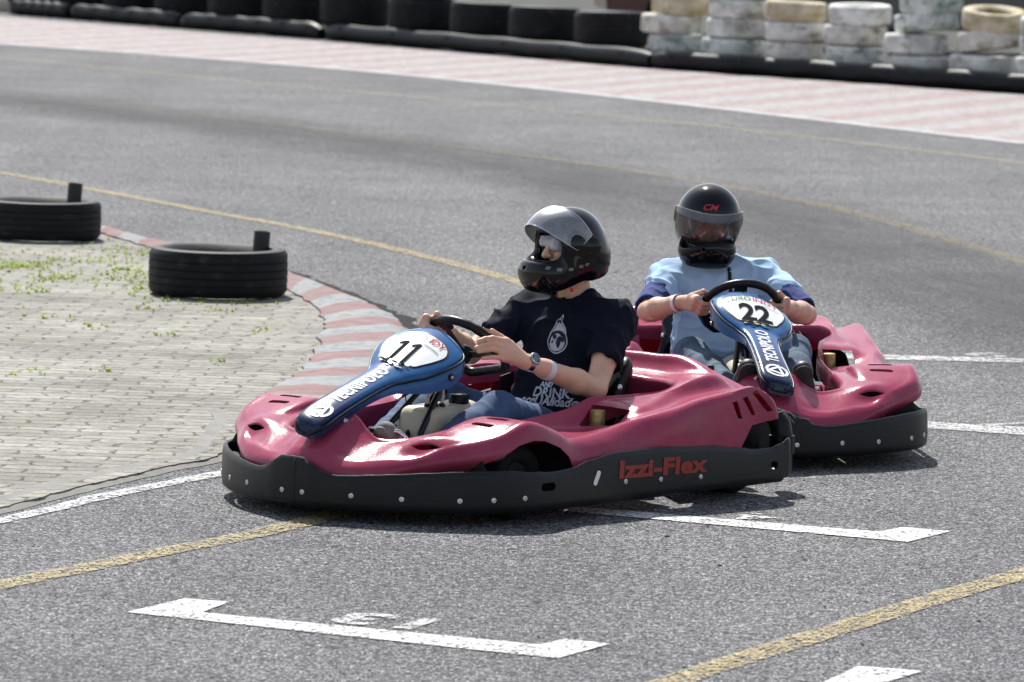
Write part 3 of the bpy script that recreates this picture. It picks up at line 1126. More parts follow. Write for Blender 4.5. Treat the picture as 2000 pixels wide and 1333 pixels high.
for k, (x, y) in enumerate([(-2.72, 63.1), (-3.44, 64.05), (-4.16, 65.05), (-4.88, 66.05), (-5.6, 67.05), (-6.30, 68.05)]):
    put_tyre(BT, M.tyre, (x, y, .13), (0, rad(1), k), ['black tyre just left of the rounded pipe end', 'black tyre behind the third barrier pipe', 'black tyre behind the joint of two barrier pipes', 'black tyre behind the second barrier pipe', 'black tyre behind the first short pipe', 'black tyre at the far left end of the wall'][k], 'black tyres at the left of the wall')
    put_tyre(BT2, M.tyre, (x + .01, y, .532), (0, rad(-1), k * 2), ['upper black tyre left of the rounded pipe end', 'upper black tyre above the third barrier pipe', 'upper black tyre above the joint of two pipes', 'upper black tyre above the second barrier pipe', 'upper black tyre above the first short pipe', 'upper black tyre at the far left end of the wall'][k], 'black tyres at the left of the wall')

WT = [tyre_mesh(.330, .208, .60, r, True, 64) for r in (3, 4, 6)]
grime = (.16, .14, .11)
wm = {
    'clean': tyre_mat('white_tyre_paint', (.70, .69, .66), .75, [(3, .50, .70, grime, 1.0), (9, .60, .70, (.10, .095, .09), 4.0)]),
    'worn': tyre_mat('worn_white_tyre_paint', (.68, .65, .60), .8, [(4, .50, .68, (.27, .22, .14), 7.0), (8, .58, .70, (.07, .068, .065), 2.0)]),
    'mossy': tyre_mat('mossy_white_tyre_paint', (.66, .67, .64), .8, [(4, .48, .64, (.10, .17, .13), 3.0), (7, .57, .70, (.06, .07, .065), 5.0)]),
    'rusty': tyre_mat('ochre_tyre_paint', (.60, .53, .40), .8, [(5, .45, .68, (.34, .25, .10), 9.0), (13, .60, .72, (.10, .08, .06), 6.0)]),
}
H = .212
WALLMESH += WT
white = [  # x, y, z, tilt, material, mesh, label
 (1.72, 56.5, 0, 0, 'mossy', 1, 'greyish white tyre lowest in the stack next to the black tyres'),
 (1.63, 56.5, 1, -1, 'worn', 2, 'ribbed white tyre jutting left beside the black tyre'),
 (1.74, 56.5, 2, 0, 'rusty', 1, 'white tyre with yellow stains above the ribbed one'),
 (1.72, 56.5, 3, 0, 'clean', 1, 'topmost white tyre next to the black tyres'),
 (2.27, 55.71, 0, 0, 'mossy', 0, 'sunlit edged white tyre lowest in the second white stack'),
 (2.32, 55.71, 1, 0, 'clean', 2, 'ribbed white tyre in the second white stack'),
 (2.33, 55.71, 2, 0, 'clean', 0, 'smooth white tyre third up in the second white stack'),
 (2.31, 55.71, 3, 0, 'worn', 1, 'topmost tyre of the second white stack'),
 (2.87, 55.09, 0, 0, 'worn', 0, 'pinkish white tyre lowest in the third white stack'),
 (2.91, 55.09, 1, 0, 'clean', 1, 'blotchy white tyre second up in the third white stack'),
 (2.90, 55.09, 2, .5, 'rusty', 0, 'brown stained tyre on top of the third white stack'),
 (3.52, 54.47, 0, 0, 'mossy', 1, 'green stained tyre lowest in the fourth white stack'),
 (3.50, 54.47, 1, 0, 'worn', 1, 'black scuffed white tyre in the middle of the fourth stack'),
 (3.54, 54.47, 2, 1, 'clean', 0, 'white tyre with a sunlit rim on top of the fourth stack'),
 (4.15, 53.82, -.28, 0, 'clean', 0, 'flat white tyre lowest in the leaning fifth stack'),
 (4.085, 53.82, .75, 0, 'clean', 2, 'patterned white tyre jutting left in the leaning fifth stack'),
 (4.20, 53.86, 1.80, 6, 'mossy', 1, 'green patched tilted tyre under another green one'),
 (4.24, 53.86, 2.82, 6, 'mossy', 1, 'uppermost green patched tilted tyre'),
 (4.44, 53.9, 3.75, 7, 'rusty', 0, 'topmost tilted tyre of the leaning fifth stack'),
 (4.71, 53.16, -.05, 0, 'clean', 1, 'white tyre lowest in the sixth stack'),
 (4.79, 53.16, 1.12, 8, 'worn', 2, 'tilted dirty white tyre under the ochre one'),
 (4.82, 53.16, 2.12, 7, 'rusty', 1, 'tilted ochre stained tyre on top of the sixth stack'),
 (5.30, 52.6, 0, 0, 'clean', 1, 'lowest white tyre at the right edge of the picture'),
 (5.37, 52.6, 1, 3, 'mossy', 0, 'middle white tyre at the right edge of the picture'),
 (5.38, 52.6, 2, 4, 'mossy', 1, 'green edged tyre at the right edge of the picture'),
]
for i, (x, y, k, tilt, mk, mi, lab) in enumerate(white):
    put_tyre(WT[mi], wm[mk], (x, y, .158 + k * H), (rad(rng.normal() * .8 - (3.5 if k > 1.5 else 0)), rad(tilt), i * 1.7), lab, 'white painted tyres of the far wall')

# vehicles parked beyond the wall (only their lower flanks show)
def car(x, y, rz, col, name, label):
    root = empty('parked_car', Matrix.Translation((x, y, 0)) @ Matrix.Rotation(rz, 4, 'Z'))
    tag(root, label, 'car', 'cars parked beyond the tyre wall')
    cm = simple(name, col, .28, 0, .1, 3, coat=.6)
    side = [(-2.1, .32), (-2.12, .62), (-2.0, .86), (-1.45, .95), (-.95, 1.40), (.45, 1.42), (1.05, .97), (1.85, .84), (2.12, .62), (2.12, .30)]
    sp = catmull(np.array(side), 4)
    prof = [(p[0], p[1]) for p in sp]
    # wheel openings cut into the sill line
    sill = []
    for cx in (1.32, -1.28):
        for k in range(9):
            a = math.pi * k / 8
            sill.append((cx + .36 * math.cos(a), .30 + .34 * math.sin(a)))
    prof = prof + sill
    bm = bmesh.new()
    rings = []
    for yy, sc, dz in ((-.84, .985, 0), (-.80, 1, 0), (.80, 1, 0), (.84, .985, 0)):
        rings.append([bm.verts.new((px * sc, yy * (1 - .12 * max(0, pz - .9)), pz)) for px, pz in prof])
    for a, b in zip(rings, rings[1:]):
        for k in range(len(prof)):
            bm.faces.new((a[k], a[(k + 1) % len(prof)], b[(k + 1) % len(prof)], b[k]))
    bm.faces.new(rings[0]); bm.faces.new(rings[-1][::-1])
    bmesh.ops.triangulate(bm, faces=[f for f in bm.faces if len(f.verts) > 4])
    bm_obj('body', bm, cm, root, True, 30)
    for s in (-1, 1):
        b2 = bmesh.new()
        prism_into(b2, [(-1.25, .97), (-.85, 1.34), (.38, 1.36), (.86, .99)], 'Y', s * .80, s * .815)
        bm_obj('side_window', b2, M.glassdark, root, False)
        for cx in (1.32, -1.28):
            b3 = bmesh.new()
            lathe_into(b3, [(.001, -.08), (.2, -.08), (.29, -.09), (.31, -.05), (.31, .05), (.29, .09), (.2, .08), (.001, .08)], 'Y', 28, Matrix.Translation((cx, s * .74, .31)))
            w = bm_obj('wheel', b3, M.tyre, root, True, 40)
            b4 = bmesh.new()
            lathe_into(b4, [(.001, 0), (.19, 0), (.20, s * .012), (.06, s * .03), (.001, s * .03)], 'Y', 20, Matrix.Translation((cx, s * .825, .31)))
            bm_obj('hubcap', b4, M.bolt, w, True, 40)
    for s in (-1, 1):
        b5 = bmesh.new()
        box_into(b5, (2.05, s * .6, .68), (.12, .3, .12), None, .03)
        bm_obj('headlight', b5, M.bolt, root, True, 40)
        b6 = bmesh.new()
        box_into(b6, (-2.05, s * .6, .70), (.12, .28, .14), None, .03)
        bm_obj('tail_light', b6, M.redlamp, root, True, 40)
M.glassdark = simple('dark_glass', (.01, .012, .014), .08)
M.redlamp = simple('red_lamp', (.35, .02, .02), .25)
car(5.3, 62.5, rad(172), (.012, .013, .016), 'black_car_paint', 'black car parked beyond the white tyre stacks')
car(3.1, 66.5, rad(5), (.10, .028, .026), 'dark_red_car_paint', 'dark red car parked beyond the open black tyre')

# ------------------------------------------------------------------ go-kart
def plastic_mat():
    m, nt, b = new_mat('raspberry_plastic')
    co = coords(nt)
    c = ramp(nt, noise(nt, co, 3.5, 5, .6), [(.3, (.305, .036, .082)), (.7, (.415, .062, .122))])
    # dusty, sun-faded patches and black scuffs
    fade = ramp(nt, noise(nt, mapping(nt, co, (1, 1, 1), loc=(3, 1, 2)), 5, 6, .7), [(.50, (0, 0, 0)), (.75, (.6, .6, .6))])
    c = mixc(nt, fade, c, (.38, .085, .14))
    scr = ramp(nt, noise(nt, mapping(nt, co, (1.2, 14, 14), (0, rad(8), rad(12))), 6, 4, .7), [(.67, (0, 0, 0)), (.72, (.55, .55, .55))])
    c = mixc(nt, scr, c, (.40, .21, .26))
    L(nt, c, b.inputs['Base Color'])
    r = N(nt, 'ShaderNodeMapRange')
    r.inputs['To Min'].default_value = .12
    r.inputs['To Max'].default_value = .27
    L(nt, noise(nt, co, 11, 5, .65), r.inputs['Value'])
    L(nt, r.outputs[0], b.inputs['Roughness'])
    b.inputs['Specular IOR Level'].default_value = .30
    b.inputs['Coat Weight'].default_value = .0
    b.inputs['Coat Roughness'].default_value = .22
    h = math_n(nt, 'ADD', math_n(nt, 'MULTIPLY', noise(nt, co, 16, 3, .5), 1.0), math_n(nt, 'MULTIPLY', noise(nt, co, 260, 3, .7), .22))
    bump(nt, h, b, .35, .006)
    tr = N(nt, 'ShaderNodeBsdfTranslucent')
    tr.inputs['Color'].default_value = (.85, .07, .15, 1)
    mx = N(nt, 'ShaderNodeMixShader')
    mx.inputs[0].default_value = .13
    L(nt, b.outputs[0], mx.inputs[1])
    L(nt, tr.outputs[0], mx.inputs[2])
    L(nt, mx.outputs[0], nt.nodes['Material Output'].inputs['Surface'])
    return m
M.plastic = plastic_mat()
def scuffed_black(name, col=(.006, .0066, .0076), rough=.46):
    m, nt, b = new_mat(name)
    co = coords(nt)
    c = ramp(nt, noise(nt, co, 4, 5, .6), [(.3, tuple(v * .8 for v in col)), (.7, tuple(v * 1.3 for v in col))])
    scr = ramp(nt, noise(nt, mapping(nt, co, (2.2, 2.2, 42)), 4, 5, .7), [(.60, (0, 0, 0)), (.74, (.65, .65, .65))])
    c = mixc(nt, scr, c, (.048, .050, .053))
    L(nt, c, b.inputs['Base Color'])
    b.inputs['Roughness'].default_value = rough
    b.inputs['Specular IOR Level'].default_value = .34
    bump(nt, math_n(nt, 'ADD', noise(nt, mapping(nt, co, (3, 3, 60)), 5, 4, .7), noise(nt, co, 30, 3, .6)), b, .2, .003)
    return m
M.bumper = scuffed_black('scuffed_black_bumper')
M.blackpl = simple('black_plastic', (.008, .008, .009), .42, 0, .3, 20, .15, 90, .001, spec=.25)
M.frame = simple('black_steel_tube', (.018, .018, .02), .3, .3, .2, 30)
M.chrome = simple('chrome_tube', (.62, .62, .62), .16, 1.0, .08, 30, rvar=.06)
M.steel = simple('brushed_steel', (.40, .40, .40), .38, 1.0, .15, 40)
M.screw = simple('zinc_screw', (.62, .62, .60), .32, .9, .15, 90)
M.seat = simple('black_seat_shell', (.007, .007, .008), .40, 0, .3, 12, .2, 60, .002, spec=.25)
M.wheelrim = simple('dark_wheel_rim', (.05, .05, .052), .4, .7, .2, 30)
M.slick = simple('slick_rubber', (.008, .008, .008), .7, 0, .3, 20, .3, 60, .002, spec=.15)
M.leather = simple('steering_wheel_leather', (.007, .007, .0075), .38, 0, .25, 30, .35, 160, .0015, spec=.3)
M.tank = None
def tank_mat():
    m, nt, b = new_mat('milky_tank_plastic')
    co = coords(nt)
    L(nt, ramp(nt, noise(nt, co, 6, 4, .6), [(.3, (.52, .47, .33)), (.7, (.66, .61, .47))]), b.inputs['Base Color'])
    b.inputs['Roughness'].default_value = .38
    b.inputs['Subsurface Weight'].default_value = .25
    b.inputs['Subsurface Radius'].default_value = (.03, .02, .01)
    b.inputs['Subsurface Scale'].default_value = .6
    bump(nt, noise(nt, co, 40, 3, .6), b, .15, .002)
    return m
M.tank = tank_mat()
def blue_mat():
    m, nt, b = new_mat('blue_fairing_film')
    co = coords(nt)
    sx = N(nt, 'ShaderNodeSeparateXYZ')
    L(nt, co, sx.inputs[0])
    # printed fade: bright blue beside the plate, navy towards the tip
    c = ramp(nt, sx.outputs['X'], [(.36, (.026, .105, .26)), (.56, (.028, .110, .27)), (.80, (.011, .024, .085)), (.92, (.007, .012, .045))])
    v = N(nt, 'ShaderNodeTexVoronoi', feature='DISTANCE_TO_EDGE')
    v.inputs['Scale'].default_value = 16
    L(nt, co, v.inputs['Vector'])
    web = ramp(nt, v.outputs['Distance'], [(0.0, (.5, .5, .5)), (.025, (0, 0, 0))])
    c = mixc(nt, math_n(nt, 'MULTIPLY', web, .35), c, (.10, .22, .45))
    L(nt, c, b.inputs['Base Color'])
    b.inputs['Roughness'].default_value = .15
    b.inputs['Specular IOR Level'].default_value = .3
    b.inputs['Coat Weight'].default_value = .0
    b.inputs['Coat Roughness'].default_value = .12
    bump(nt, noise(nt, co, 20, 3, .5), b, .12, .003)
    return m
M.blue = blue_mat()
M.plate = simple('white_plate_film', (.86, .86, .85), .22, 0, .03, 5, coat=.3)
M.ink = simple('black_ink', (.010, .011, .015), .85, 0, .1, 20, spec=.06)
M.inkgreen = simple('green_ink', (.03, .22, .07), .3, 0, .1, 20)
M.inkred = simple('red_ink', (.50, .02, .03), .3, 0, .1, 20)
M.inkblue = simple('blue_ink', (.03, .09, .36), .3, 0, .1, 20)
M.inkwhite = simple('white_ink', (.78, .78, .78), .5, 0, .05, 20, spec=.15)
M.inkyellow = simple('yellow_ink', (.55, .47, .20), .35, 0, .3, 60)
def red_letter():
    m, nt, b = new_mat('chipped_red_lettering')
    co = coords(nt)
    f = ramp(nt, noise(nt, co, 60, 4, .7), [(.60, (0, 0, 0)), (.68, (1, 1, 1))])
    c = mixc(nt, f, (.27, .013, .008), (.03, .02, .02))
    L(nt, c, b.inputs['Base Color'])
    b.inputs['Roughness'].default_value = .5
    return m
M.redletter = red_letter()

# control net of the moulded body, left half, from the nose round the side pod to the tail.
NET = [
 [(.705,0,.25),(.735,0,.33),(.76,0,.333),(.79,0,.322),(.83,0,.30),(.87,0,.275),(.905,0,.25),(.935,0,.228),(.955,0,.195),(.958,0,.13)],
 [(.71,.06,.25),(.740,.075,.334),(.765,.075,.332),(.795,.072,.316),(.835,.068,.29),(.872,.065,.265),(.905,.062,.242),(.93,.06,.222),(.95,.065,.19),(.953,.065,.13)],
 [(.71,.125,.225),(.742,.128,.296),(.765,.128,.287),(.79,.128,.272),(.82,.13,.253),(.855,.132,.234),(.88,.132,.217),(.905,.132,.203),(.93,.135,.175),(.935,.135,.12)],
 [(.715,.18,.215),(.743,.185,.268),(.765,.19,.258),(.785,.195,.248),(.81,.2,.236),(.84,.205,.222),(.865,.21,.211),(.888,.215,.2),(.91,.22,.172),(.912,.22,.12)],
 [(.685,.255,.22),(.705,.265,.272),(.73,.275,.268),(.755,.285,.262),(.78,.295,.252),(.805,.305,.24),(.825,.31,.228),(.85,.315,.212),(.875,.32,.175),(.878,.32,.12)],
 [(.635,.28,.225),(.655,.29,.278),(.69,.32,.283),(.715,.345,.284),(.74,.365,.276),(.76,.385,.262),(.775,.395,.25),(.795,.405,.235),(.808,.415,.198),(.775,.40,.15)],
 [(.58,.295,.23),(.60,.30,.285),(.63,.345,.292),(.65,.385,.297),(.668,.42,.292),(.68,.45,.282),(.69,.47,.272),(.705,.485,.257),(.718,.502,.215),(.675,.475,.165)],
 [(.53,.30,.235),(.55,.302,.29),(.565,.350,.303),(.578,.376,.318),(.585,.44,.317),(.592,.50,.310),(.596,.55,.303),(.602,.590,.292),(.608,.610,.235),(.585,.56,.18)],
 [(.47,.302,.24),(.48,.302,.298),(.485,.352,.308),(.486,.374,.336),(.486,.44,.341),(.486,.50,.341),(.486,.56,.339),(.486,.610,.334),(.490,.632,.265),(.490,.634,.17)],
 [(.41,.305,.24),(.41,.305,.302),(.41,.352,.309),(.41,.374,.336),(.41,.44,.341),(.41,.50,.340),(.41,.56,.338),(.41,.610,.332),(.41,.634,.265),(.41,.637,.17)],
 [(.31,.315,.235),(.31,.317,.301),(.308,.350,.298),(.305,.38,.300),(.30,.43,.302),(.298,.48,.302),(.295,.545,.301),(.29,.598,.297),(.29,.630,.24),(.29,.638,.16)],
 [(.21,.325,.22),(.21,.327,.304),(.205,.345,.275),(.2,.38,.266),(.2,.43,.265),(.2,.48,.266),(.2,.53,.268),(.2,.585,.27),(.2,.625,.225),(.2,.64,.15)],
 [(.04,.332,.22),(.04,.334,.318),(.042,.352,.278),(.045,.385,.265),(.05,.43,.263),(.05,.48,.266),(.05,.53,.271),(.05,.582,.277),(.05,.63,.23),(.05,.645,.15)],
 [(-.08,.345,.24),(-.08,.347,.335),(-.085,.362,.295),(-.092,.39,.27),(-.1,.44,.268),(-.11,.49,.276),(-.115,.545,.296),(-.12,.592,.303),(-.13,.635,.245),(-.13,.65,.15)],
 [(-.19,.36,.26),(-.17,.363,.362),(-.19,.385,.352),(-.205,.42,.346),(-.22,.46,.341),(-.235,.525,.336),(-.238,.565,.322),(-.24,.622,.326),(-.25,.663,.270),(-.25,.660,.16)],
 [(-.30,.40,.30),(-.29,.405,.368),(-.30,.425,.363),(-.315,.45,.36),(-.33,.48,.356),(-.345,.517,.354),(-.35,.56,.335),(-.35,.634,.342),(-.36,.664,.275),(-.36,.664,.16)],
 [(-.43,.465,.32),(-.43,.468,.378),(-.44,.475,.380),(-.448,.483,.381),(-.457,.493,.381),(-.466,.502,.378),(-.468,.548,.353),(-.46,.636,.361),(-.47,.658,.28),(-.47,.665,.165)],
 [(-.54,.45,.33),(-.54,.455,.395),(-.555,.465,.402),(-.57,.477,.407),(-.583,.487,.411),(-.592,.5,.411),(-.597,.546,.366),(-.6,.645,.377),(-.61,.664,.29),(-.61,.667,.17)],
 [(-.63,.38,.34),(-.63,.385,.392),(-.655,.40,.402),(-.68,.42,.411),(-.71,.45,.42),(-.73,.492,.424),(-.732,.545,.373),(-.755,.647,.392),(-.77,.665,.30),(-.77,.668,.18)],
 [(-.69,.30,.34),(-.69,.30,.387),(-.73,.315,.397),(-.765,.34,.404),(-.80,.39,.408),(-.82,.45,.398),(-.825,.52,.37),(-.845,.632,.352),(-.89,.645,.305),(-.90,.648,.24)],
 [(-.71,.20,.33),(-.715,.2,.385),(-.765,.205,.396),(-.81,.215,.400),(-.845,.225,.425),(-.870,.235,.454),(-.90,.26,.452),(-.925,.31,.40),(-.95,.34,.31),(-.955,.36,.24)],
 [(-.715,.1,.33),(-.72,.1,.390),(-.768,.1,.398),(-.815,.1,.402),(-.848,.1,.426),(-.872,.1,.457),(-.902,.1,.456),(-.932,.1,.40),(-.945,.1,.32),(-.95,.1,.24)],
 [(-.715,0,.33),(-.72,0,.392),(-.768,0,.399),(-.815,0,.403),(-.848,0,.427),(-.872,0,.459),(-.902,0,.458),(-.932,0,.40),(-.945,0,.32),(-.95,0,.24)],
]

def part(name, bm, mat, parent, angle=35, smooth=True, normals=True):
    return bm_obj(name, bm, mat, parent, smooth, angle, normals)

def build_body(root):
    net = np.array(NET)
    mir = net[1:-1][::-1] * np.array([1, -1, 1])
    ring = np.concatenate([net, mir])
    SU, SV = 7, 5
    dense = catmull(ring, SU, True)
    dense = np.swapaxes(catmull(np.swapaxes(dense, 0, 1), SV), 0, 1)
    # scoop: the front lip of each intake is pressed in below its hood
    for sgn in (1, -1):
        c = np.array([.775, sgn * .372])
        q = dense[..., :2] - c
        ax = np.array([.80, sgn * .60]); ay = np.array([-.60 * sgn, .80]) if sgn > 0 else np.array([.60, .80])
        u = q @ ax; v = q @ ay
        f = np.exp(-(u / .038) ** 2 - (v / .060) ** 2)
        dense[..., 2] -= .022 * f
        c2 = np.array([.715, sgn * .40])
        q = dense[..., :2] - c2
        dense[..., 2] += .010 * np.exp(-((q @ ax) / .03) ** 2 - ((q @ ay) / .07) ** 2)
    nu, nv = dense.shape[:2]
    V = dense.reshape(-1, 3)
    F = [(i * nv + j, i * nv + j + 1, ((i + 1) % nu) * nv + j + 1, ((i + 1) % nu) * nv + j) for i in range(nu) for j in range(nv - 1)]
    bm = bmesh.new()
    vs = [bm.verts.new(v) for v in V]
    for f in F:
        bm.faces.new([vs[k] for k in f])
    bmesh.ops.recalc_face_normals(bm, faces=bm.faces)
    if sum(f.normal.z * f.calc_area() for f in bm.faces) < 0:
        bmesh.ops.reverse_faces(bm, faces=bm.faces)
    o = bm_obj('body', bm, M.plastic, root, True, None, normals=False)
    cut = bmesh.new()
    for s in (1, -1):
        # wheel arches
        prism_into(cut, [(.655, .08), (.645, .205), (.60, .236), (.535, .268), (.46, .282), (.398, .276), (.314, .247), (.266, .211), (.235, .15), (.23, .08)], 'Y', s * .50, s * .80)
        prism_into(cut, [(-.655, .08), (-.664, .185), (-.722, .258), (-.86, .272), (-1.1, .277), (-1.1, .08)], 'Y', s * .57, s * .80)
        # twin slots over the front wheels and the scoop mouth
        for cx, cy, w, h in ((.540, .470, .094, .025), (.470, .478, .098, .024)):
            pts = stadium(cx, s * cy, h, w)
            pts = stadium(cx, s * cy, w, h, math.pi / 2)
            prism_into(cut, pts, 'Z', .28, .42)
        # lens shaped scoop mouth, slanting like the slope it sits on
        n = 14
        lens = []
        for k in range(n + 1):
            t = -1 + 2 * k / n
            lens.append((.013 * (1 - t * t), .060 * t))
        for k in range(1, n):
            t = 1 - 2 * k / n
            lens.append((-.009 * (1 - t * t), .060 * t))
        an = s * rad(17)
        prism_into(cut, [(.742 + math.cos(an) * x - math.sin(an) * y, s * .392 + math.sin(an) * x + math.cos(an) * y) for x, y in lens], 'Z', .20, .34)
        # opening in the riser of the side pod
        prism_into(cut, [(s * .378, .272), (s * .50, .281), (s * .512, .290), (s * .512, .331), (s * .378, .343)], 'X', -.232, -.095)
        # three cooling gills behind
        prism_into(cut, [(-.612, .345), (-.641, .288), (-.668, .284), (-.662, .296), (-.640, .350)], 'Y', s * .60, s * .72)
        prism_into(cut, [(-.670, .357), (-.720, .294), (-.742, .293), (-.698, .364)], 'Y', s * .60, s * .72)
        prism_into(cut, [(-.728, .372), (-.808, .301), (-.836, .303), (-.757, .381)], 'Y', s * .60, s * .72)
    boolean_cut(o, cut, .0045)
    o.data.shade_smooth()
    o.data.set_sharp_from_angle(angle=rad(38))
    o.data.materials.clear()
    o.data.materials.append(M.plastic)
    return o

def bumper_path():
    half = [(.992, 0), (.990, .05), (.985, .10), (.958, .20), (.915, .30), (.858, .40), (.782, .50), (.70, .58), (.60, .632), (.48, .660), (.30, .668), (0, .672), (-.30, .674), (-.60, .675), (-.80, .676), (-.90, .676), (-.94, .672), (-.966, .650), (-.978, .61), (-.98, .57)]
    return half
TOPZ = [((.992, 0), .213), ]
def bumper_top(x, y, s):
    """height of the upper edge at a place on the outline"""
    ay = abs(y)
    if x > .45:
        keys = [(0, .213), (.045, .212), (.09, .192), (.13, .168), (.18, .160), (.24, .163), (.30, .168), (.38, .174), (.46, .181), (.54, .187), (.60, .189), (.64, .188), (.66, .178)]
        v = ay
    else:
        keys = [(-.45, .174), (-.385, .173), (-.29, .178), (-.2, .199), (-.06, .217), (.16, .218), (.47, .203), (.64, .185), (.74, .171), (.83, .170), (.90, .182), (.94, .197), (1.0, .205)]
        v = -x
    for (a, za), (b, zb) in zip(keys, keys[1:]):
        if v <= b:
            t = max(0, (v - a) / (b - a))
            t = t * t * (3 - 2 * t)
            return za + (zb - za) * t
    return keys[-1][1]

def build_bumper(root):
    half = catmull(np.array(bumper_path()), 6)
    path = np.concatenate([half[::-1] * [1, -1], half[1:]])
    n = len(path)
    V, rows = [], []
    for i, p in enumerate(path):
        d = path[min(i + 1, n - 1)] - path[max(i - 1, 0)]
        d /= np.linalg.norm(d)
        nrm = np.array([d[1], -d[0]])
        if nrm @ p < 0: nrm = -nrm
        zt = bumper_top(p[0], p[1], 0)
        zb = .042 + (.012 if p[0] < -.9 else 0)
        t = .013
        pr = [(-t, zb + .004), (-t * .3, zb), (0.0 + .003, zb + .006), (.006, zb + .03), (.006, (zb + zt) / 2), (.004, zt - .02), (.001, zt - .005), (-.006, zt), (-t, zt - .003), (-t - .002, zt - .02), (-t, (zb + zt) / 2)]
        for o_, z in pr:
            V.append((p[0] + nrm[0] * o_, p[1] + nrm[1] * o_, z))
    k = 11
    bm = bmesh.new()
    vs = [bm.verts.new(v) for v in V]
    for i in range(n - 1):
        for j in range(k):
            bm.faces.new((vs[i * k + j], vs[i * k + (j + 1) % k], vs[(i + 1) * k + (j + 1) % k], vs[(i + 1) * k + j]))
    bm.faces.new([vs[j] for j in range(k)][::-1])
    bm.faces.new([vs[(n - 1) * k + j] for j in range(k)])
    o = part('bumper', bm, M.bumper, root, 50)
    cut = bmesh.new()
    for s in (1, -1):
        prism_into(cut, stadium(.421, .124, .072, .028), 'Y', s * .60, s * .74)
        prism_into(cut, stadium(.165, .138, .062, .017, rad(-62)), 'Y', s * .60, s * .74)
        prism_into(cut, stadium(-.838, .106, .050, .030), 'Y', s * .60, s * .74)
    boolean_cut(o, cut)
    o.data.shade_smooth()
    o.data.set_sharp_from_angle(angle=rad(45))
    for s in (1, -1):     # white plastic showing in the slanting slot
        bm = bmesh.new()
        prism_into(bm, stadium(.168, .136, .056, .020, rad(-62)), 'Y', s * .6765, s * .6785)
        part('slot_insert', bm, M.inkwhite, o, None, False)
    # vertical joint at the front
    bm = bmesh.new()
    box_into(bm, (.9975, .022, .128), (.0012, .0018, .165))
    part('joint', bm, M.blackbolt, o, None)
    bolts = []
    for s in (1, -1):
        bolts += [(.985, s * .045 + .012, .093), (.952, s * .245, .094), (.868, s * .40, .090), (.74, s * .55, .089), (.52, s * .656, .092), (.01, s * .68, .112), (-.18, s * .68, .105), (-.40, s * .682, .097), (.64, s * .62, .09)]
    bvh = bvh_of(o)
    for b in bolts:
        c, nrm, _, _ = bvh.find_nearest(Vector((b[0] * 1.03, b[1] * 1.03, b[2])))
        bm = bmesh.new()
        lathe_into(bm, [(.0001, -.004), (.0098, -.004), (.0098, .0012), (.0086, .0026), (.0048, .003), (.0042, .0008), (.0001, .0008)], 'Z', 14, Matrix.Translation(c) @ nrm.to_track_quat('Z', 'Y').to_matrix().to_4x4())
        part('bolt', bm, M.screw, o, 40)
    # raised red lettering on both flanks
    for s in (1, -1):
        bm = text_mesh2d('Izzi-Flex', .098, .0042, .86, .06, spacing=1.03)
        ext = max(v.co.x for v in bm.verts) - min(v.co.x for v in bm.verts)
        for v in bm.verts:
            v.co.x *= .50 / ext
            v.co.y *= .82
        conform(bm, (-.19, s * .72, .146), (-s, 0, -.026 * s * s), (0, 0, 1), bvh, (0, -s, 0), .0022, .03)
        part('lettering', bm, M.redletter, o, None, False, False)
    # rear corner rollers and rear bar
    for s in (1, -1):
        bm = bmesh.new()
        prof = [(-.035, .045), (.012, .05), (.030, .075), (.032, .12), (.034, .215), (.026, .252), (.0, .272), (-.035, .276)]
        tube_into(bm, [(-.992, s * .60, .05), (-.992, s * .60, .07), (-.992, s * .60, .20), (-.990, s * .592, .235), (-.982, s * .575, .262), (-.965, s * .55, .28)], [.030, .040, .040, .041, .038, .026], 18)
        lathe_into(bm, [(.040, .13), (.047, .133), (.047, .197), (.040, .20)], 'Z', 24, Matrix.Translation((-.992, s * .60, 0)))
        part('rear_roller', bm, M.blackpl, root, 40)
    bm = bmesh.new()
    box_into(bm, (-.985, 0, .14), (.05, .88, .15), None, .02)
    part('rear_bar', bm, M.bumper, root, 40)
    return o

# ---- steering fairing
# x, height of the shoulder edge, half width, skirt depth, crown
FAIR = [(.925, .303, .022, .03, .004), (.922, .316, .038, .035, .006), (.905, .330, .054, .04, .006), (.87, .347, .060, .040, .005), (.81, .373, .0585, .040, .005), (.74, .398, .057, .040, .005), (.67, .422, .056, .040, .005), (.60, .445, .057, .043, .006), (.545, .462, .063, .048, .008), (.505, .472, .078, .054, .012), (.475, .484, .098, .062, .014), (.445, .495, .119, .068, .018), (.41, .510, .136, .074, .023), (.37, .526, .147, .080, .029), (.33, .539, .151, .080, .036), (.29, .551, .149, .074, .040), (.26, .559, .138, .066, .040), (.238, .567, .117, .058, .034), (.225, .577, .084, .05, .022)]
ROLL = .23
def fairing_row(x, z, w, d, crown):
    row = []
    row.append((x + .002, w + .006, z - d))
    row.append((x, w + .008, z - d * .55))
    row.append((x, w + .005, z - .020))
    row.append((x, w + .000, z - .0155))
    row.append((x, w - .003, z - .0125))
    row.append((x, w - .002, z - .005))
    row.append((x, w - .008, z + .0005))
    for t in (.8, .55, .28):
        row.append((x, (w - .008) * t, z + crown * (1 - t * t)))
    row.append((x, 0, z + crown))
    left = row
    right = [(p[0], -p[1], p[2]) for p in row[:-1]][::-1]
    return [(p[0], p[1], p[2] - ROLL * p[1]) for p in left + right]
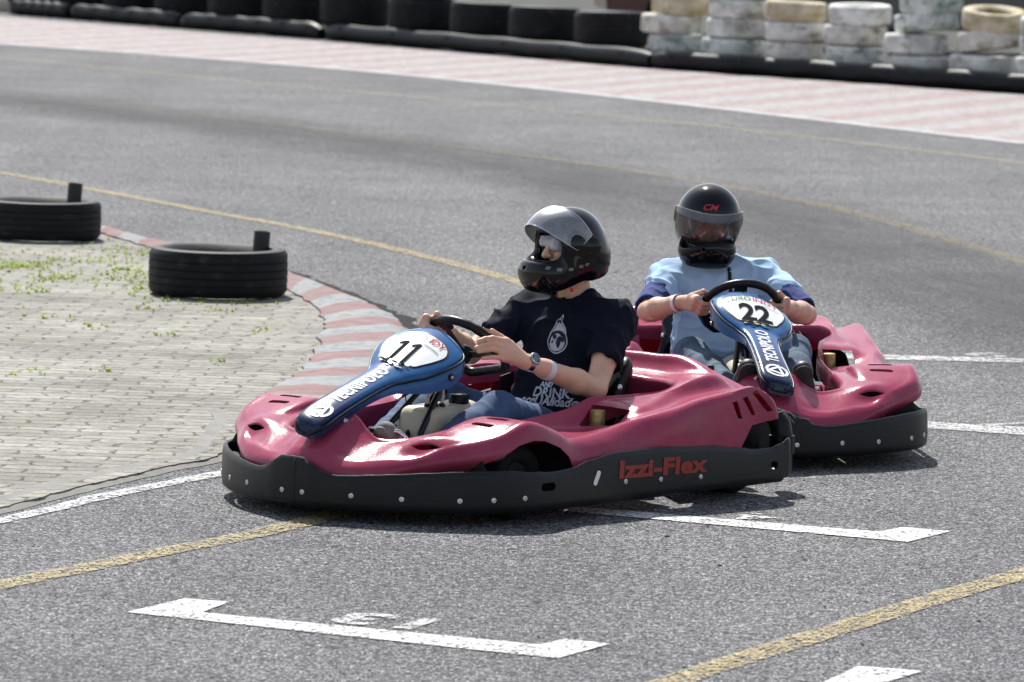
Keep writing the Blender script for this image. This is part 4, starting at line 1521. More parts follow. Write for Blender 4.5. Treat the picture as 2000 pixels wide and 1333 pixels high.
def build_fairing(root):
    rows = np.array([fairing_row(*q) for q in FAIR])
    dn = catmull(rows, 5)
    n, k = dn.shape[:2]
    bm = bmesh.new()
    vs = [[bm.verts.new(p) for p in r] for r in dn]
    for i in range(n - 1):
        for j in range(k - 1):
            bm.faces.new((vs[i][j], vs[i][j + 1], vs[i + 1][j + 1], vs[i + 1][j]))
    bm.faces.new(vs[0])
    bm.faces.new(vs[-1][::-1])
    bmesh.ops.triangulate(bm, faces=[f for f in bm.faces if len(f.verts) > 4])
    bmesh.ops.recalc_face_normals(bm, faces=bm.faces)
    o = bm_obj('steering_fairing', bm, M.blue, root, True, None, normals=False)
    if sum(p.normal.z * p.area for p in o.data.polygons) < 0: o.data.flip_normals()
    sm = o.modifiers.new('s', 'SOLIDIFY')
    sm.thickness = .004
    apply_mods(o)
    o.data.shade_smooth()
    o.data.set_sharp_from_angle(angle=rad(42))
    # black rubber trim along the shoulder line and the tip
    bm = bmesh.new()
    line = [(x, w + .0035, z - .016) for (x, z, w, _d, _c) in FAIR]
    ln = catmull(np.array(line), 4)
    full = [(p[0], q * p[1], p[2] - ROLL * q * p[1]) for q, l_ in ((1, ln[::-1]), (-1, ln)) for p in l_]
    tube_into(bm, full, .0042, 8)
    part('trim', bm, M.blackpl, o, 60)
    bvh = bvh_of(o)
    Uy, Vx = (0, 1, 0), (-.92, 0, .39)          # reading direction and up direction for the plate
    dn_ = Vector(Uy).cross(Vector(Vx)) * -1       # straight down onto the sloping face
    # number plate with black border
    out = [(-.106, .052), (-.085, .068), (-.045, .079), (0, .083), (.045, .079), (.085, .068), (.106, .052), (.119, .030), (.122, .008), (.116, -.018), (.104, -.046), (.088, -.072), (.074, -.092), (.050, -.099), (0, -.101), (-.050, -.099), (-.074, -.092), (-.088, -.072), (-.104, -.046), (-.116, -.018), (-.122, .008), (-.119, .030)]
    outl = catmull(np.array(out), 4, True)
    for nm, sc, mt, off in (('plate_border', 1.055, M.blackpl, .0012), ('number_plate', 1.0, M.plate, .0030)):
        bm = bmesh.new()
        poly2d(bm, [(p[0] * sc, p[1] * sc) for p in outl])
        conform(bm, (.375, 0, .56), Uy, Vx, bvh, dn_, off, .01)
        part(nm, bm, mt, o, None, True, False)
    # lettering along the neck, reading from the tip up
    Ut, Vt = (-.945, 0, .325), (0, -1, 0)
    bm = text_mesh2d('TECNIPOLO', .070, .0020, .98, 0, spacing=1.04)
    ext = max(v.co.x for v in bm.verts) - min(v.co.x for v in bm.verts)
    for v in bm.verts: v.co.x *= .285 / ext
    conform(bm, (.652, .004, .435), Ut, Vt, bvh, dn_, .0020, .007)
    part('lettering', bm, M.inkwhite, o, None, False, False)
    # round emblem at the tip: a ring with three swirling blades
    bm = bmesh.new()
    def ringpoly(r0, r1, a0, a1, n=18):
        a = [a0 + (a1 - a0) * i / n for i in range(n + 1)]
        poly2d(bm, [(r1 * math.cos(t), r1 * math.sin(t)) for t in a] + [(r0 * math.cos(t), r0 * math.sin(t)) for t in a[::-1]])
    R0, R1 = .0335, .0450
    for q in range(3):
        b0 = rad(90 + 120 * q)
        ringpoly(R0, R1, b0 + rad(8), b0 + rad(120), 16)
        # straight blade from the ring, past the centre triangle
        d = b0 + rad(8)
        p0 = Vector((R1 * math.cos(d), R1 * math.sin(d)))
        dr = d + rad(180 - 28)
        u = Vector((math.cos(dr), math.sin(dr)))
        w = Vector((-u.y, u.x))
        poly2d(bm, [p0 + u * .002, p0 + u * .068, p0 + u * .061 + w * .011, p0 + u * .005 + w * .011])
    conform(bm, (.852, .004, .36), Ut, Vt, bvh, dn_, .0020, .006)
    part('emblem', bm, M.inkwhite, o, None, False, False)
    for s in (1, -1):
        c, nrm, _, _ = bvh.find_nearest(Vector((.352, s * .22, .475 - s * .015)))
        mt = Matrix.Translation(c) @ nrm.to_track_quat('Z', 'Y').to_matrix().to_4x4()
        bm = bmesh.new()
        lathe_into(bm, [(.0001, -.002), (.013, -.002), (.013, .004), (.0001, .005)], 'Z', 16, mt)
        part('screw_washer', bm, M.blackpl, o, 40)
        bm = bmesh.new()
        lathe_into(bm, [(.0001, .003), (.0065, .003), (.006, .0075), (.003, .008), (.0028, .0062), (.0001, .0062)], 'Z', 12, mt)
        part('screw', bm, M.screw, o, 40)
    return o, bvh, Uy, Vx, dn_

def number_on(o, bvh, Uy, Vx, dn_, txt):
    if txt == '11':
        bm = bmesh.new()
        for cx in (-.026, .026):      # tall condensed ones with a slanting flag
            poly2d(bm, [(cx - .006, -.060), (cx + .008, -.060), (cx + .008, .062), (cx - .003, .062), (cx - .024, .046), (cx - .022, .034), (cx - .006, .044)])
    else:
        bm = text_mesh2d(txt, .158, .0046, .80, .0, spacing=.98)
    conform(bm, (.420, 0, .55), Uy, Vx, bvh, dn_, .0052, .008)
    part('race_number', bm, M.ink, o, None, False, False)
    for t, mt, dx in (('EURO', M.inkgreen, -.0510), ('INDY', M.inkred, .0510)):
        bm = text_mesh2d(t, .042, .0006, 1.2, 0)
        ext = max(v.co.x for v in bm.verts) - min(v.co.x for v in bm.verts)
        for v in bm.verts: v.co.x *= .096 / ext
        for v in bm.verts:
            v.co.x += dx
            v.co.y -= v.co.x ** 2 * 1.6
        conform(bm, (.318, 0, .58), Uy, Vx, bvh, dn_, .0056, .008)
        part('lettering', bm, mt, o, None, False, False)
    bm = bmesh.new()
    R = random.Random(3)
    for k in range(16):   # the fine line of print under the title
        x = .035 + k * .0042
        y = -x * x * 1.6
        poly2d(bm, [(x, y), (x + .003, y), (x + .003, y + .004), (x, y + .004)])
    conform(bm, (.356, 0, .57), Uy, Vx, bvh, dn_, .0056, .01)
    part('small_print', bm, M.ink, o, None, False, False)
    # cluster of small stickers under the number
    for mt, seed in ((M.inkblue, 1), (M.inkyellow, 2), (M.ink, 3)):
        R = random.Random(seed)
        bm = bmesh.new()
        for _ in range(9):
            x, y, r = R.uniform(-.052, .052), R.uniform(-.016, .010), R.uniform(.004, .009)
            poly2d(bm, [(x + r * 1.5 * math.cos(a), y + r * .7 * math.sin(a)) for a in [6.283 * k / 10 + seed for k in range(10)]])
        conform(bm, (.478, 0, .515), Uy, Vx, bvh, dn_, .0046 + .0006 * seed, .02)
        part('sticker', bm, mt, o, None, False, False)

def build_steering_wheel(root, turn, name='steering_wheel'):
    c = Vector((.068, 0, .528))
    fw = Vector((.70, 0, .714)).normalized()      # up the wheel plane, forwards
    left = Vector((0, 1, 0))
    nrm = left.cross(fw).normalized() * -1
    if nrm.x > 0: nrm = -nrm                      # towards the driver
    def P(a, r, h=0):
        return c + fw * (r * math.cos(a)) + left * (r * math.sin(a)) + nrm * h
    bm = bmesh.new()
    pts = []
    for k in range(56):
        a = 2 * math.pi * k / 56
        r = .148
        if abs(a - math.pi) < .75:               # flattened bottom
            r = min(r, .118 / max(.5, math.cos(a - math.pi)))
        pts.append(P(a + turn, r))
    rr = [.0165 + .0016 * math.cos(18 * (2 * math.pi * k / 56)) * (1 if .7 < (2 * math.pi * k / 56) < 2.5 or 3.8 < (2 * math.pi * k / 56) < 5.6 else .2) for k in range(56)]
    tube_into(bm, pts, rr, 12, True)
    wo = part(name, bm, M.leather, root, 60)
    for a0 in (0, math.pi * .60, -math.pi * .60):
        a = a0 + turn
        bm = bmesh.new()
        u = (P(a, 1) - c)
        t = nrm.cross(u).normalized()
        # flat metal spoke with a black root block
        vs = []
        for h in (.0, .004):
            vs.append([bm.verts.new(c + u * r + t * w - nrm * (.028 - .19 * max(0, r - .02) * .9 + h - .002)) for r, w in ((.02, -.016), (.138, -.012), (.138, .012), (.02, .016))])
        bm.faces.new(vs[0]); bm.faces.new(vs[1][::-1])
        for k in range(4):
            bm.faces.new((vs[0][k], vs[0][(k + 1) % 4], vs[1][(k + 1) % 4], vs[1][k]))
        part('spoke', bm, M.frame, wo, None, False)
        bm = bmesh.new()
        R = Matrix((u, t, nrm)).transposed()
        box_into(bm, c + u * .132 - nrm * .006, (.05, .052, .016), R, .005)
        part('spoke_block', bm, M.blackpl, wo, 40)
        for r in (.06, .085):
            bm = bmesh.new()
            mt = Matrix.Translation(c + u * r - nrm * (.0255 - .171 * max(0, r - .02) + .001)) @ nrm.to_track_quat('Z', 'Y').to_matrix().to_4x4()
            lathe_into(bm, [(.0001, 0), (.0065, 0), (.0065, .004), (.0001, .004)], 'Z', 12, mt)
            part('spoke_bolt', bm, M.steel, wo, 40)
    bm = bmesh.new()
    lathe_into(bm, [(.0001, -.05), (.028, -.05), (.030, -.03), (.030, -.012), (.022, -.004), (.0001, -.002)], 'Z', 20, Matrix.Translation(c) @ nrm.to_track_quat('Z', 'Y').to_matrix().to_4x4())
    part('hub', bm, M.blackpl, wo, 40)
    return wo

def build_wheel(root, x, y, r, w, s):
    bm = bmesh.new()
    pr = [(.62 * r, -w / 2 + .004), (.80 * r, -w / 2), (.93 * r, -w / 2 + .006), (r * .985, -w / 2 + .02), (r, -w / 2 + .04), (r, w / 2 - .04), (r * .985, w / 2 - .02), (.93 * r, w / 2 - .006), (.80 * r, w / 2), (.62 * r, w / 2 - .004)]
    lathe_into(bm, pr, 'Y', 40, Matrix.Translation((x, y, r)), closed=True)
    o = part('wheel', bm, M.slick, root, 40)
    bm = bmesh.new()
    h = w / 2 * s
    lathe_into(bm, [(.001, h * .3), (.20 * r, h * .3), (.24 * r, h * .55), (.52 * r, h * .62), (.60 * r, h * .92), (.64 * r, h * .98), (.64 * r, -h * .9), (.001, -h * .9)], 'Y', 32, Matrix.Translation((x, y, r)))
    part('rim', bm, M.wheelrim, o, 40)
    bm = bmesh.new()
    lathe_into(bm, [(.001, h * .2), (.12 * r, h * .2), (.12 * r, h * .75), (.09 * r, h * .8), (.001, h * .8)], 'Y', 12, Matrix.Translation((x, y, r)))
    part('axle_nut', bm, M.steel, o, 40)
    return o

def build_kart(num, mw, turn, label):
    root = empty('go_kart', mw)
    tag(root, label, 'go-kart', 'rental karts on the track')
    build_body(root)
    build_bumper(root)
    fo, bvh, Uy, Vx, dn_ = build_fairing(root)
    number_on(fo, bvh, Uy, Vx, dn_, num)
    build_steering_wheel(root, turn)
    for x, y, r, w in ((.445, .500, .130, .125), (-.745, .490, .142, .205)):
        for s in (1, -1):
            build_wheel(root, x, s * y, r, w, s)
    # steering column and stays
    bm = bmesh.new()
    tube_into(bm, [(.095, 0, .50), (.28, 0, .34), (.52, 0, .12)], .013, 12)
    part('steering_column', bm, M.frame, root, 60)
    for s in (1, -1):
        bm = bmesh.new()
        tube_into(bm, [(.195, s * .022, .462), (.415, s * .082, .255), (.47, s * .095, .12)], .0115, 12)
        part('column_stay', bm, M.frame, root, 60)
    bm = bmesh.new()
    tube_into(bm, [(.205, .0, .47), (.23, 0, .42), (.215, 0, .375)], [.030, .026, .024], 12)
    for v in bm.verts: v.co.y *= 1.15
    part('column_bracket', bm, M.blackpl, root, 40)
    # fuel tank between the legs
    f = Field((-.02, -.14, .07), (.44, .16, .40), .006)
    f.box((.215, .005, .21), (.155, .088, .130), None, .045, .0)
    f.box((.335, .01, .19), (.05, .070, .095), None, .035, .03)
    f.ell((.12, .01, .325), (.055, .05, .022), None, .03)
    V, F = f.mesh(3)
    tank = fast_mesh('fuel_tank', V, F, M.tank, root)
    bm = bmesh.new()
    lathe_into(bm, [(.0001, .330), (.034, .330), (.036, .336), (.036, .366), (.033, .372), (.0001, .373)], 'Z', 24, Matrix.Translation((.15, .03, 0)))
    for v in bm.verts:
        a = math.atan2(v.co.y - .03, v.co.x - .15)
        if math.hypot(v.co.x - .15, v.co.y - .03) > .03:
            v.co.x += .0012 * math.cos(12 * a) * math.cos(a)
    part('tank_cap', bm, M.blackpl, tank, 40)
    for i, (x, y) in enumerate(((.325, .035), (.295, .045), (.27, .055))):
        bm = bmesh.new()
        lathe_into(bm, [(.0001, .318), (.0115, .318), (.0115, .345), (.008, .35), (.0001, .35)], 'Z', 14, Matrix.Translation((x, y, 0)))
        part('hose_fitting', bm, M.blackpl, tank, 40)
        bm = bmesh.new()
        tube_into(bm, [(x, y, .345), (x - .005, y, .38), (x - .012, y - .01, .42), (x - .02, y - .02, .46)], .0058, 8)
        part('fuel_hose', bm, M.tank, tank, 60)
    # pedals: chrome bars with black arms
    for s in (1, -1):
        bm = bmesh.new()
        for dz, dx in ((.004, .014), (-.016, -.012)):
            tube_into(bm, [(.685 + dx, s * .095, .288 + dz), (.668 + dx, s * .17, .288 + dz), (.658 + dx, s * .208, .285 + dz), (.645 + dx * .4, s * .220, .264 + dz), (.645 + dx * .2, s * .222, .18)], .0095, 10)
        part('pedal', bm, M.chrome, root, 60)
        bm = bmesh.new()
        box_into(bm, (.715, s * .090, .284), (.07, .04, .016), Matrix.Rotation(s * .3, 3, 'Z'), .006)
        part('pedal_bracket', bm, M.blackpl, root, 40)
        bm = bmesh.new()
        vs = [bm.verts.new(p) for p in ((.80, s * .062, .335), (.71, s * .055, .325), (.74, s * .10, .298), (.79, s * .07, .302))]
        bm.faces.new(vs)
        r = bmesh.ops.extrude_face_region(bm, geom=bm.faces[:])
        for g in r['geom']:
            if isinstance(g, bmesh.types.BMVert): g.co.y -= s * .006
        part('fairing_bracket', bm, M.steel, root, None, False)
    # floor tray and frame tubes
    bm = bmesh.new()
    box_into(bm, (.22, 0, .062), (1.05, .58, .006))
    part('floor_tray', bm, M.blackpl, root, None, False)
    for s in (1, -1):
        bm = bmesh.new()
        tube_into(bm, [(.86, s * .22, .075), (.70, s * .31, .075), (.2, s * .32, .08), (-.3, s * .28, .085), (-.9, s * .30, .12)], .016, 12)
        part('frame_tube', bm, M.frame, root, 60)
    for x, w in ((.445, .42), (-.745, .55)):
        bm = bmesh.new()
        tube_into(bm, [(x, -w, .13), (x, w, .13)], .0165, 12)
        part('axle', bm, M.steel, root, 60)
    for s in (1, -1):
        bm = bmesh.new()
        prism_into(bm, [(.66, .06), (.68, .21), (.50, .235), (.30, .23), (-.05, .215), (-.30, .26), (-.30, .06)], 'Y', s * .335, s * .339)
        part('side_panel', bm, M.blackpl, root, None, False)
        bm = bmesh.new()
        prism_into(bm, [(-.56, .06), (-.56, .36), (-.65, .376), (-.80, .376), (-.93, .37), (-.95, .06)], 'Y', s * .372, s * .376)
        part('side_panel', bm, M.blackpl, root, None, False)
    for s in (1, -1):
        bm = bmesh.new()
        prism_into(bm, [(s * .335, .07), (s * .335, .268), (s * .42, .278), (s * .50, .268), (s * .565, .22), (s * .60, .16), (s * .60, .07)], 'X', .652, .656)
        part('wheel_liner', bm, M.blackpl, root, None, False)
    bm = bmesh.new()
    prism_into(bm, [(.60, -.60), (.70, -.548), (.78, -.468), (.85, -.372), (.91, -.272), (.95, -.17), (.972, 0), (.95, .17), (.91, .272), (.85, .372), (.78, .468), (.70, .548), (.60, .60)], 'Z', .150, .154)
    part('nose_tray', bm, M.blackpl, root, None, False)
    # seat
    f = Field((-.78, -.30, .05), (-.10, .30, .56), .0065)
    f.cone((-.33, -.09, .20), (-.33, .09, .20), .15, .15, .05)
    f.cone((-.50, -.085, .24), (-.50, .085, .24), .155, .155, .06)
    f.cone((-.575, -.075, .42), (-.575, .075, .42), .125, .125, .08)
    f.cone((-.29, -.085, .235), (-.29, .085, .235), .125, .125, .05, op='sub')
    f.cone((-.43, -.085, .27), (-.43, .085, .27), .142, .142, .05, op='sub')
    f.cone((-.49, -.075, .47), (-.49, .075, .47), .135, .135, .05, op='sub')
    f.cut((-.60, 0, .475), (-.15, 0, 1), .01)
    f.cut((-.30, 0, .285), (.60, 0, 1), .02)
    V, F = f.mesh(3)
    so = fast_mesh('seat', V, F, M.seat, root)
    for s in (1, -1):
        c, nrm, _, _ = bvh_of(so).find_nearest(Vector((-.53, s * .32, .40)))
        bm = bmesh.new()
        lathe_into(bm, [(.0001, -.003), (.012, -.003), (.012, .002), (.006, .005), (.0001, .005)], 'Z', 14, Matrix.Translation(c) @ nrm.to_track_quat('Z', 'Y').to_matrix().to_4x4())
        part('seat_bolt', bm, M.screw, so, 40)
    # engine right of the seat, brass canister left of it
    eng = bmesh.new()
    box_into(eng, (-.55, -.40, .18), (.26, .20, .18), None, .02)
    eo = part('engine', eng, M.frame, root, 40)
    for k in range(5):
        bm = bmesh.new()
        box_into(bm, (-.43, -.385, .235 + k * .014), (.13, .13 - .012 * k, .005), None, .001)
        part('cooling_fin', bm, M.steel, eo, 40)
    bm = bmesh.new()
    box_into(bm, (-.70, -.39, .345), (.012, .24, .19), Matrix.Rotation(rad(-28), 3, 'Y'), .004)
    part('engine_cover', bm, M.plastic, root, 40)
    bm = bmesh.new()
    lathe_into(bm, [(.0001, .262), (.026, .262), (.0275, .27), (.0275, .318), (.026, .326), (.012, .328), (.0001, .328)], 'Z', 22, Matrix.Translation((-.165, .405, 0)))
    part('brass_canister', bm, M.brass, root, 40)
    bm = bmesh.new()
    lathe_into(bm, [(.0001, .405), (.026, .405), (.026, .411), (.013, .413), (.013, .440), (.010, .444), (.0001, .446)], 'Z', 16, Matrix.Translation((-.905, .335, -.008)))
    part('filler_cap', bm, M.blackpl, root, 40)
    bm = bmesh.new()
    lathe_into(bm, [(.0001, .400), (.034, .400), (.034, .406), (.0001, .406)], 'Z', 20, Matrix.Translation((-.905, .335, -.008)))
    part('filler_ring', bm, M.steel, root, 40)
    return root
def loose_cables(root):
    R = random.Random(4)
    for k in range(3):
        p0 = Vector((-.93, .625, .285))
        d = Vector((-.10 - .06 * R.random(), .05 * (R.random() - .2), -.02 + .05 * (R.random() - .6)))
        bm = bmesh.new()
        tube_into(bm, [p0 + d * t + Vector((0, 0, .02 * math.sin(t * 3 + k))) for t in (0, .35, .7, 1)], .0008, 6)
        part('loose_cord', bm, M.steel, root, 60)
    bm = bmesh.new()
    tube_into(bm, [(.47, .055, .425), (.472, .058, .40), (.468, .060, .368)], .0022, 6)
    part('cable_tie', bm, M.blackpl, root, 60)
M.brass = simple('brass_canister', (.36, .30, .12), .45, .55, .4, 40)
M0 = Matrix.Translation((-.1076, 18.3815, .0009)) @ Euler((rad(.2768), rad(.0241), rad(230.3225)), 'XYZ').to_matrix().to_4x4()
M1 = Matrix.Translation((.8845, 20.3623, -.0008)) @ Euler((rad(.8651), rad(-.2168), rad(-82.0747)), 'XYZ').to_matrix().to_4x4()
KART11 = build_kart('11', M0, rad(-14), 'raspberry red kart with number 11 turning round the infield kerb')
loose_cables(KART11)
KART22 = build_kart('22', M1, rad(-6), 'raspberry red kart with number 22 following behind, seen from the front')

# ------------------------------------------------------------------ drivers
def skin_mat(name, col):
    m, nt, b = new_mat(name)
    co = coords(nt)
    c = ramp(nt, noise(nt, co, 14, 5, .6), [(.3, tuple(v * q for v, q in zip(col, (.86, .78, .76)))), (.7, tuple(v * 1.08 for v in col))])
    red = ramp(nt, noise(nt, co, 34, 3, .5), [(.55, (0, 0, 0)), (.8, (.35, .35, .35))])
    c = mixc(nt, red, c, (col[0] * 1.0, col[1] * .62, col[2] * .55))
    L(nt, c, b.inputs['Base Color'])
    b.inputs['Roughness'].default_value = .48
    b.inputs['Subsurface Weight'].default_value = .18
    b.inputs['Subsurface Radius'].default_value = (.012, .005, .003)
    b.inputs['Subsurface Scale'].default_value = .6
    bump(nt, math_n(nt, 'ADD', noise(nt, co, 60, 4, .6), noise(nt, co, 200, 2, .6)), b, .22, .0015)
    return m
M.skin_a = skin_mat('light_skin', (.74, .455, .315))
M.skin_b = skin_mat('tanned_skin', (.63, .40, .28))
def cloth_mat(name, col, var=.18, rough=.85, weave=900, sheen=.15):
    m, nt, b = new_mat(name)
    co = coords(nt)
    c = ramp(nt, noise(nt, co, 5, 5, .6), [(.3, tuple(v * (1 - var) for v in col)), (.7, tuple(v * (1 + var) for v in col))])
    L(nt, c, b.inputs['Base Color'])
    b.inputs['Roughness'].default_value = rough
    b.inputs['Sheen Weight'].default_value = sheen
    b.inputs['Specular IOR Level'].default_value = .12
    h = math_n(nt, 'ADD', math_n(nt, 'MULTIPLY', noise(nt, co, 26, 3, .5), 1.2), math_n(nt, 'MULTIPLY', noise(nt, co, weave, 1, .5), .2))
    bump(nt, h, b, .30, .003)
    return m
M.navy = cloth_mat('navy_cotton', (.008, .010, .020), .2, .82, sheen=.0)
M.lightblue = cloth_mat('light_blue_cotton', (.40, .57, .76), .10, .85)
M.royal = cloth_mat('royal_blue_cotton', (.013, .033, .16), .15, .8)
def denim_mat(name, dark, light):
    m, nt, b = new_mat(name)
    co = coords(nt)
    f = noise(nt, co, 9, 5, .65)
    c = ramp(nt, f, [(.3, dark), (.72, light)])
    tw = noise(nt, mapping(nt, co, (1, 1, 1), (rad(35), 0, rad(40))), 420, 2, .6)
    c = mixc(nt, .5, c, ramp(nt, tw, [(.35, (.65, .67, .70)), (.65, (1.2, 1.2, 1.2))]), 'MULTIPLY')
    L(nt, c, b.inputs['Base Color'])
    b.inputs['Roughness'].default_value = .85
    bump(nt, math_n(nt, 'ADD', noise(nt, co, 22, 4, .6), math_n(nt, 'MULTIPLY', tw, .15)), b, .4, .004)
    return m
M.denim_a = denim_mat('blue_denim', (.022, .050, .12), (.06, .115, .23))
M.denim_b = denim_mat('grey_blue_denim', (.04, .075, .12), (.10, .155, .22))
M.helmet = simple('glossy_black_helmet', (.004, .004, .0052), .10, 0, .3, 5, .08, 40, .001, spec=.34, coat=.0)
M.lining = simple('black_helmet_lining', (.012, .012, .013), .8)
M.hair = simple('dark_eyebrow_hair', (.025, .02, .018), .8)
M.eye = simple('eye_white', (.55, .52, .50), .25)
M.shoe = simple('black_shoe', (.016, .016, .018), .5, 0, .3, 20, .3, 80, .002)
M.greyshoe = simple('grey_mottled_shoe', (.16, .155, .15), .8, 0, .4, 30, .4, 60, .003)
M.sole = simple('grey_rubber_sole', (.20, .195, .185), .7, 0, .3, 30)
M.darksole = simple('dark_rubber_sole', (.03, .03, .03), .8, 0, .3, 30)
M.band = simple('white_paper_band', (.72, .72, .76), .5, 0, .06, 20)
M.tissue = simple('white_tissue_hood', (.52, .52, .58), .9, 0, .12, 30, .6, 90, .004)
M.print = simple('grey_white_shirt_print', (.52, .53, .60), .8, 0, .08, 60)
M.printdark = simple('dark_shirt_print', (.012, .014, .026), .8)
M.dial = simple('dark_watch_dial', (.03, .035, .05), .15)

def visor_mat(name, tint, dens, gl, grough=.12, base=0.0):
    m, nt, b = new_mat(name)
    nt.nodes.remove(b)
    tr = N(nt, 'ShaderNodeBsdfTransparent')
    tr.inputs['Color'].default_value = (*tint, 1)
    g = N(nt, 'ShaderNodeBsdfGlossy')
    g.inputs['Roughness'].default_value = grough
    d = N(nt, 'ShaderNodeBsdfDiffuse')
    d.inputs['Color'].default_value = (.62, .64, .66, 1)
    fr = N(nt, 'ShaderNodeFresnel')
    fr.inputs['IOR'].default_value = 1.5
    co = coords(nt)
    haze = ramp(nt, noise(nt, co, 18, 6, .7), [(.35, (dens * .5,) * 3), (.7, (dens * 1.4,) * 3)])
    m1 = N(nt, 'ShaderNodeMixShader')
    L(nt, haze, m1.inputs[0]); L(nt, tr.outputs[0], m1.inputs[1]); L(nt, d.outputs[0], m1.inputs[2])
    m2 = N(nt, 'ShaderNodeMixShader')
    L(nt, math_n(nt, 'ADD', math_n(nt, 'MULTIPLY', fr.outputs[0], gl), base), m2.inputs[0]); L(nt, m1.outputs[0], m2.inputs[1]); L(nt, g.outputs[0], m2.inputs[2])
    L(nt, m2.outputs[0], nt.nodes['Material Output'].inputs['Surface'])
    return m
M.visor_clear = visor_mat('hazy_clear_visor', (.90, .91, .92), .20, 1.6, .34, .09)
M.visor_smoke = visor_mat('smoked_visor', (.72, .69, .69), .04, .9)

def v3(*a): return np.array(a, float)
def lerp(a, b, t): return np.array(a) * (1 - t) + np.array(b) * t
def head_frame(yaw, pitch, roll):
    """columns: forward, left, up (kart axes)"""
    return np.array(Euler((rad(roll), rad(pitch), rad(yaw)), 'XYZ').to_matrix())

def grip_hand(f, rim, tang, o, n, wrist, k=.006, sc=1.0):
    """a fist closed round the wheel rim: o points out of the wheel, n towards the driver"""
    rim, tang, o, n, wrist = [np.array(q, float) for q in (rim, tang, o, n, wrist)]
    tang /= np.linalg.norm(tang)
    mcps = []
    for i, (s, ln) in enumerate(((-.030, .93), (-.0100, 1.0), (.0105, .96), (.030, .86))):
        p = rim + tang * s * sc
        mcp = p + o * .036 * sc - n * .004 * sc
        pip = p - n * .033 * ln * sc + o * .016 * sc
        dip = p - n * .028 * ln * sc - o * .014 * sc
        tip = p - n * .004 * sc - o * .026 * ln * sc
        r = (.0096, .0100, .0096, .0084)[i] * sc
        f.cone(mcp, pip, r * 1.12, r, k * .5)
        f.cone(pip, dip, r, r * .94, k * .5)
        f.cone(dip, tip, r * .94, r * .84, k * .5)
        mcps.append(mcp)
        f.ell(mcp - n * .003, (r * 1.25,) * 3, None, .006)
    for i, mcp in enumerate(mcps):
        b = wrist + tang * (i - 1.5) * .011
        f.cone(b, mcp, .0185, .0125, .012)
    # thumb lies over the driver's side of the rim
    tb = lerp(wrist, mcps[0], .42) - tang * .016 + n * .008
    t1 = rim - tang * .040 + n * .026 + o * .010
    t2 = rim - tang * .034 + n * .020 - o * .016
    f.cone(tb, t1, .0145, .0112, .010)
    f.cone(t1, t2, .0112, .0094, .004)

def build_body(root, P, skin):
    f = Field(P['lo'], P['hi'], .0036)
    # trunk and legs stay inside the clothes
    y = v3(0, 1, 0)
    f.cone(P['pelvis'] + y * .055, P['pelvis'] - y * .055, .085, .085, .03)
    f.cone(P['waist'] + y * .05, P['waist'] - y * .05, .085, .085, .05)
    f.cone(P['chest'] + y * .06, P['chest'] - y * .06, .095, .095, .05)
    f.cone(P['pelvis'], P['waist'], .08, .08, .04)
    f.cone(P['waist'], P['chest'], .08, .085, .04)
    f.cone(P['shL'], P['shR'], .050, .050, .04)
    f.cone(P['chest'], P['neck'], .08, .055, .04)
    f.cone(P['neck'] - v3(0, 0, .02), P['head'] + P['HR'] @ v3(-.02, 0, -.06), .060, .056, .02)
    for s in 'LR':
        f.chain([P['hip' + s], P['knee' + s], P['ank' + s]], [.070, .046, .032], .03)
        # arm: upper arm with biceps, elbow, forearm that swells below the elbow
        sh, el, wr = P['sh' + s], P['el' + s], P['wr' + s]
        f.chain([sh, lerp(sh, el, .5), el], [.050, .047, .038], .03)
        f.chain([el, lerp(el, wr, .28), lerp(el, wr, .75), wr], [.038, .043, .031, .0265], .02)
    # head with a face
    H, R = P['head'], P['HR']
    fb = P.get('face_back', 0)
    W_ = lambda a, b, c: H + R @ v3(a - fb, b, c)
    f.ell(W_(-.012, 0, .015), (.092, .074, .105), R.T, .02)
    f.ell(W_(.012, 0, -.035), (.078, .060, .085), R.T, .03)       # jaw
    f.cone(W_(.080, -.030, .040), W_(.080, .030, .040), .012, .012, .012)   # brow ridge
    f.cone(W_(.086, 0, .032), W_(.112, 0, -.018), .0085, .0125, .008)       # nose
    f.cone(W_(.100, -.012, -.020), W_(.100, .012, -.020), .0085, .0085, .006)
    for s in (1, -1):
        f.ell(W_(.092, s * .031, .018), (.012, .016, .011), R.T, .010, 'sub')
        f.ell(W_(.066, s * .040, -.010), (.024, .022, .022), R.T, .015)     # cheek
    f.cone(W_(.092, -.020, -.050), W_(.092, .020, -.050), .0075, .0075, .006)
    P['hands'](f)
    V, F = f.mesh(2)
    o = fast_mesh('body', V, F, skin, root)
    return o

def folds(V, Nn, amp, seed, stretch, freq=9.0):
    """cloth creases: ridged noise stretched along one direction"""
    out = np.empty(len(V))
    for i, p in enumerate(V):
        q = Vector((p[0] * freq * stretch[0] + seed, p[1] * freq * stretch[1], p[2] * freq * stretch[2]))
        a = mnoise.noise(q)
        b = mnoise.noise(q * 2.3 + Vector((5, 1, 3)))
        out[i] = max(0.0, 1 - abs(a) * 3.2) ** 1.5 * .9 + b * .35 - .25
    return V + Nn * (out * amp)[:, None]

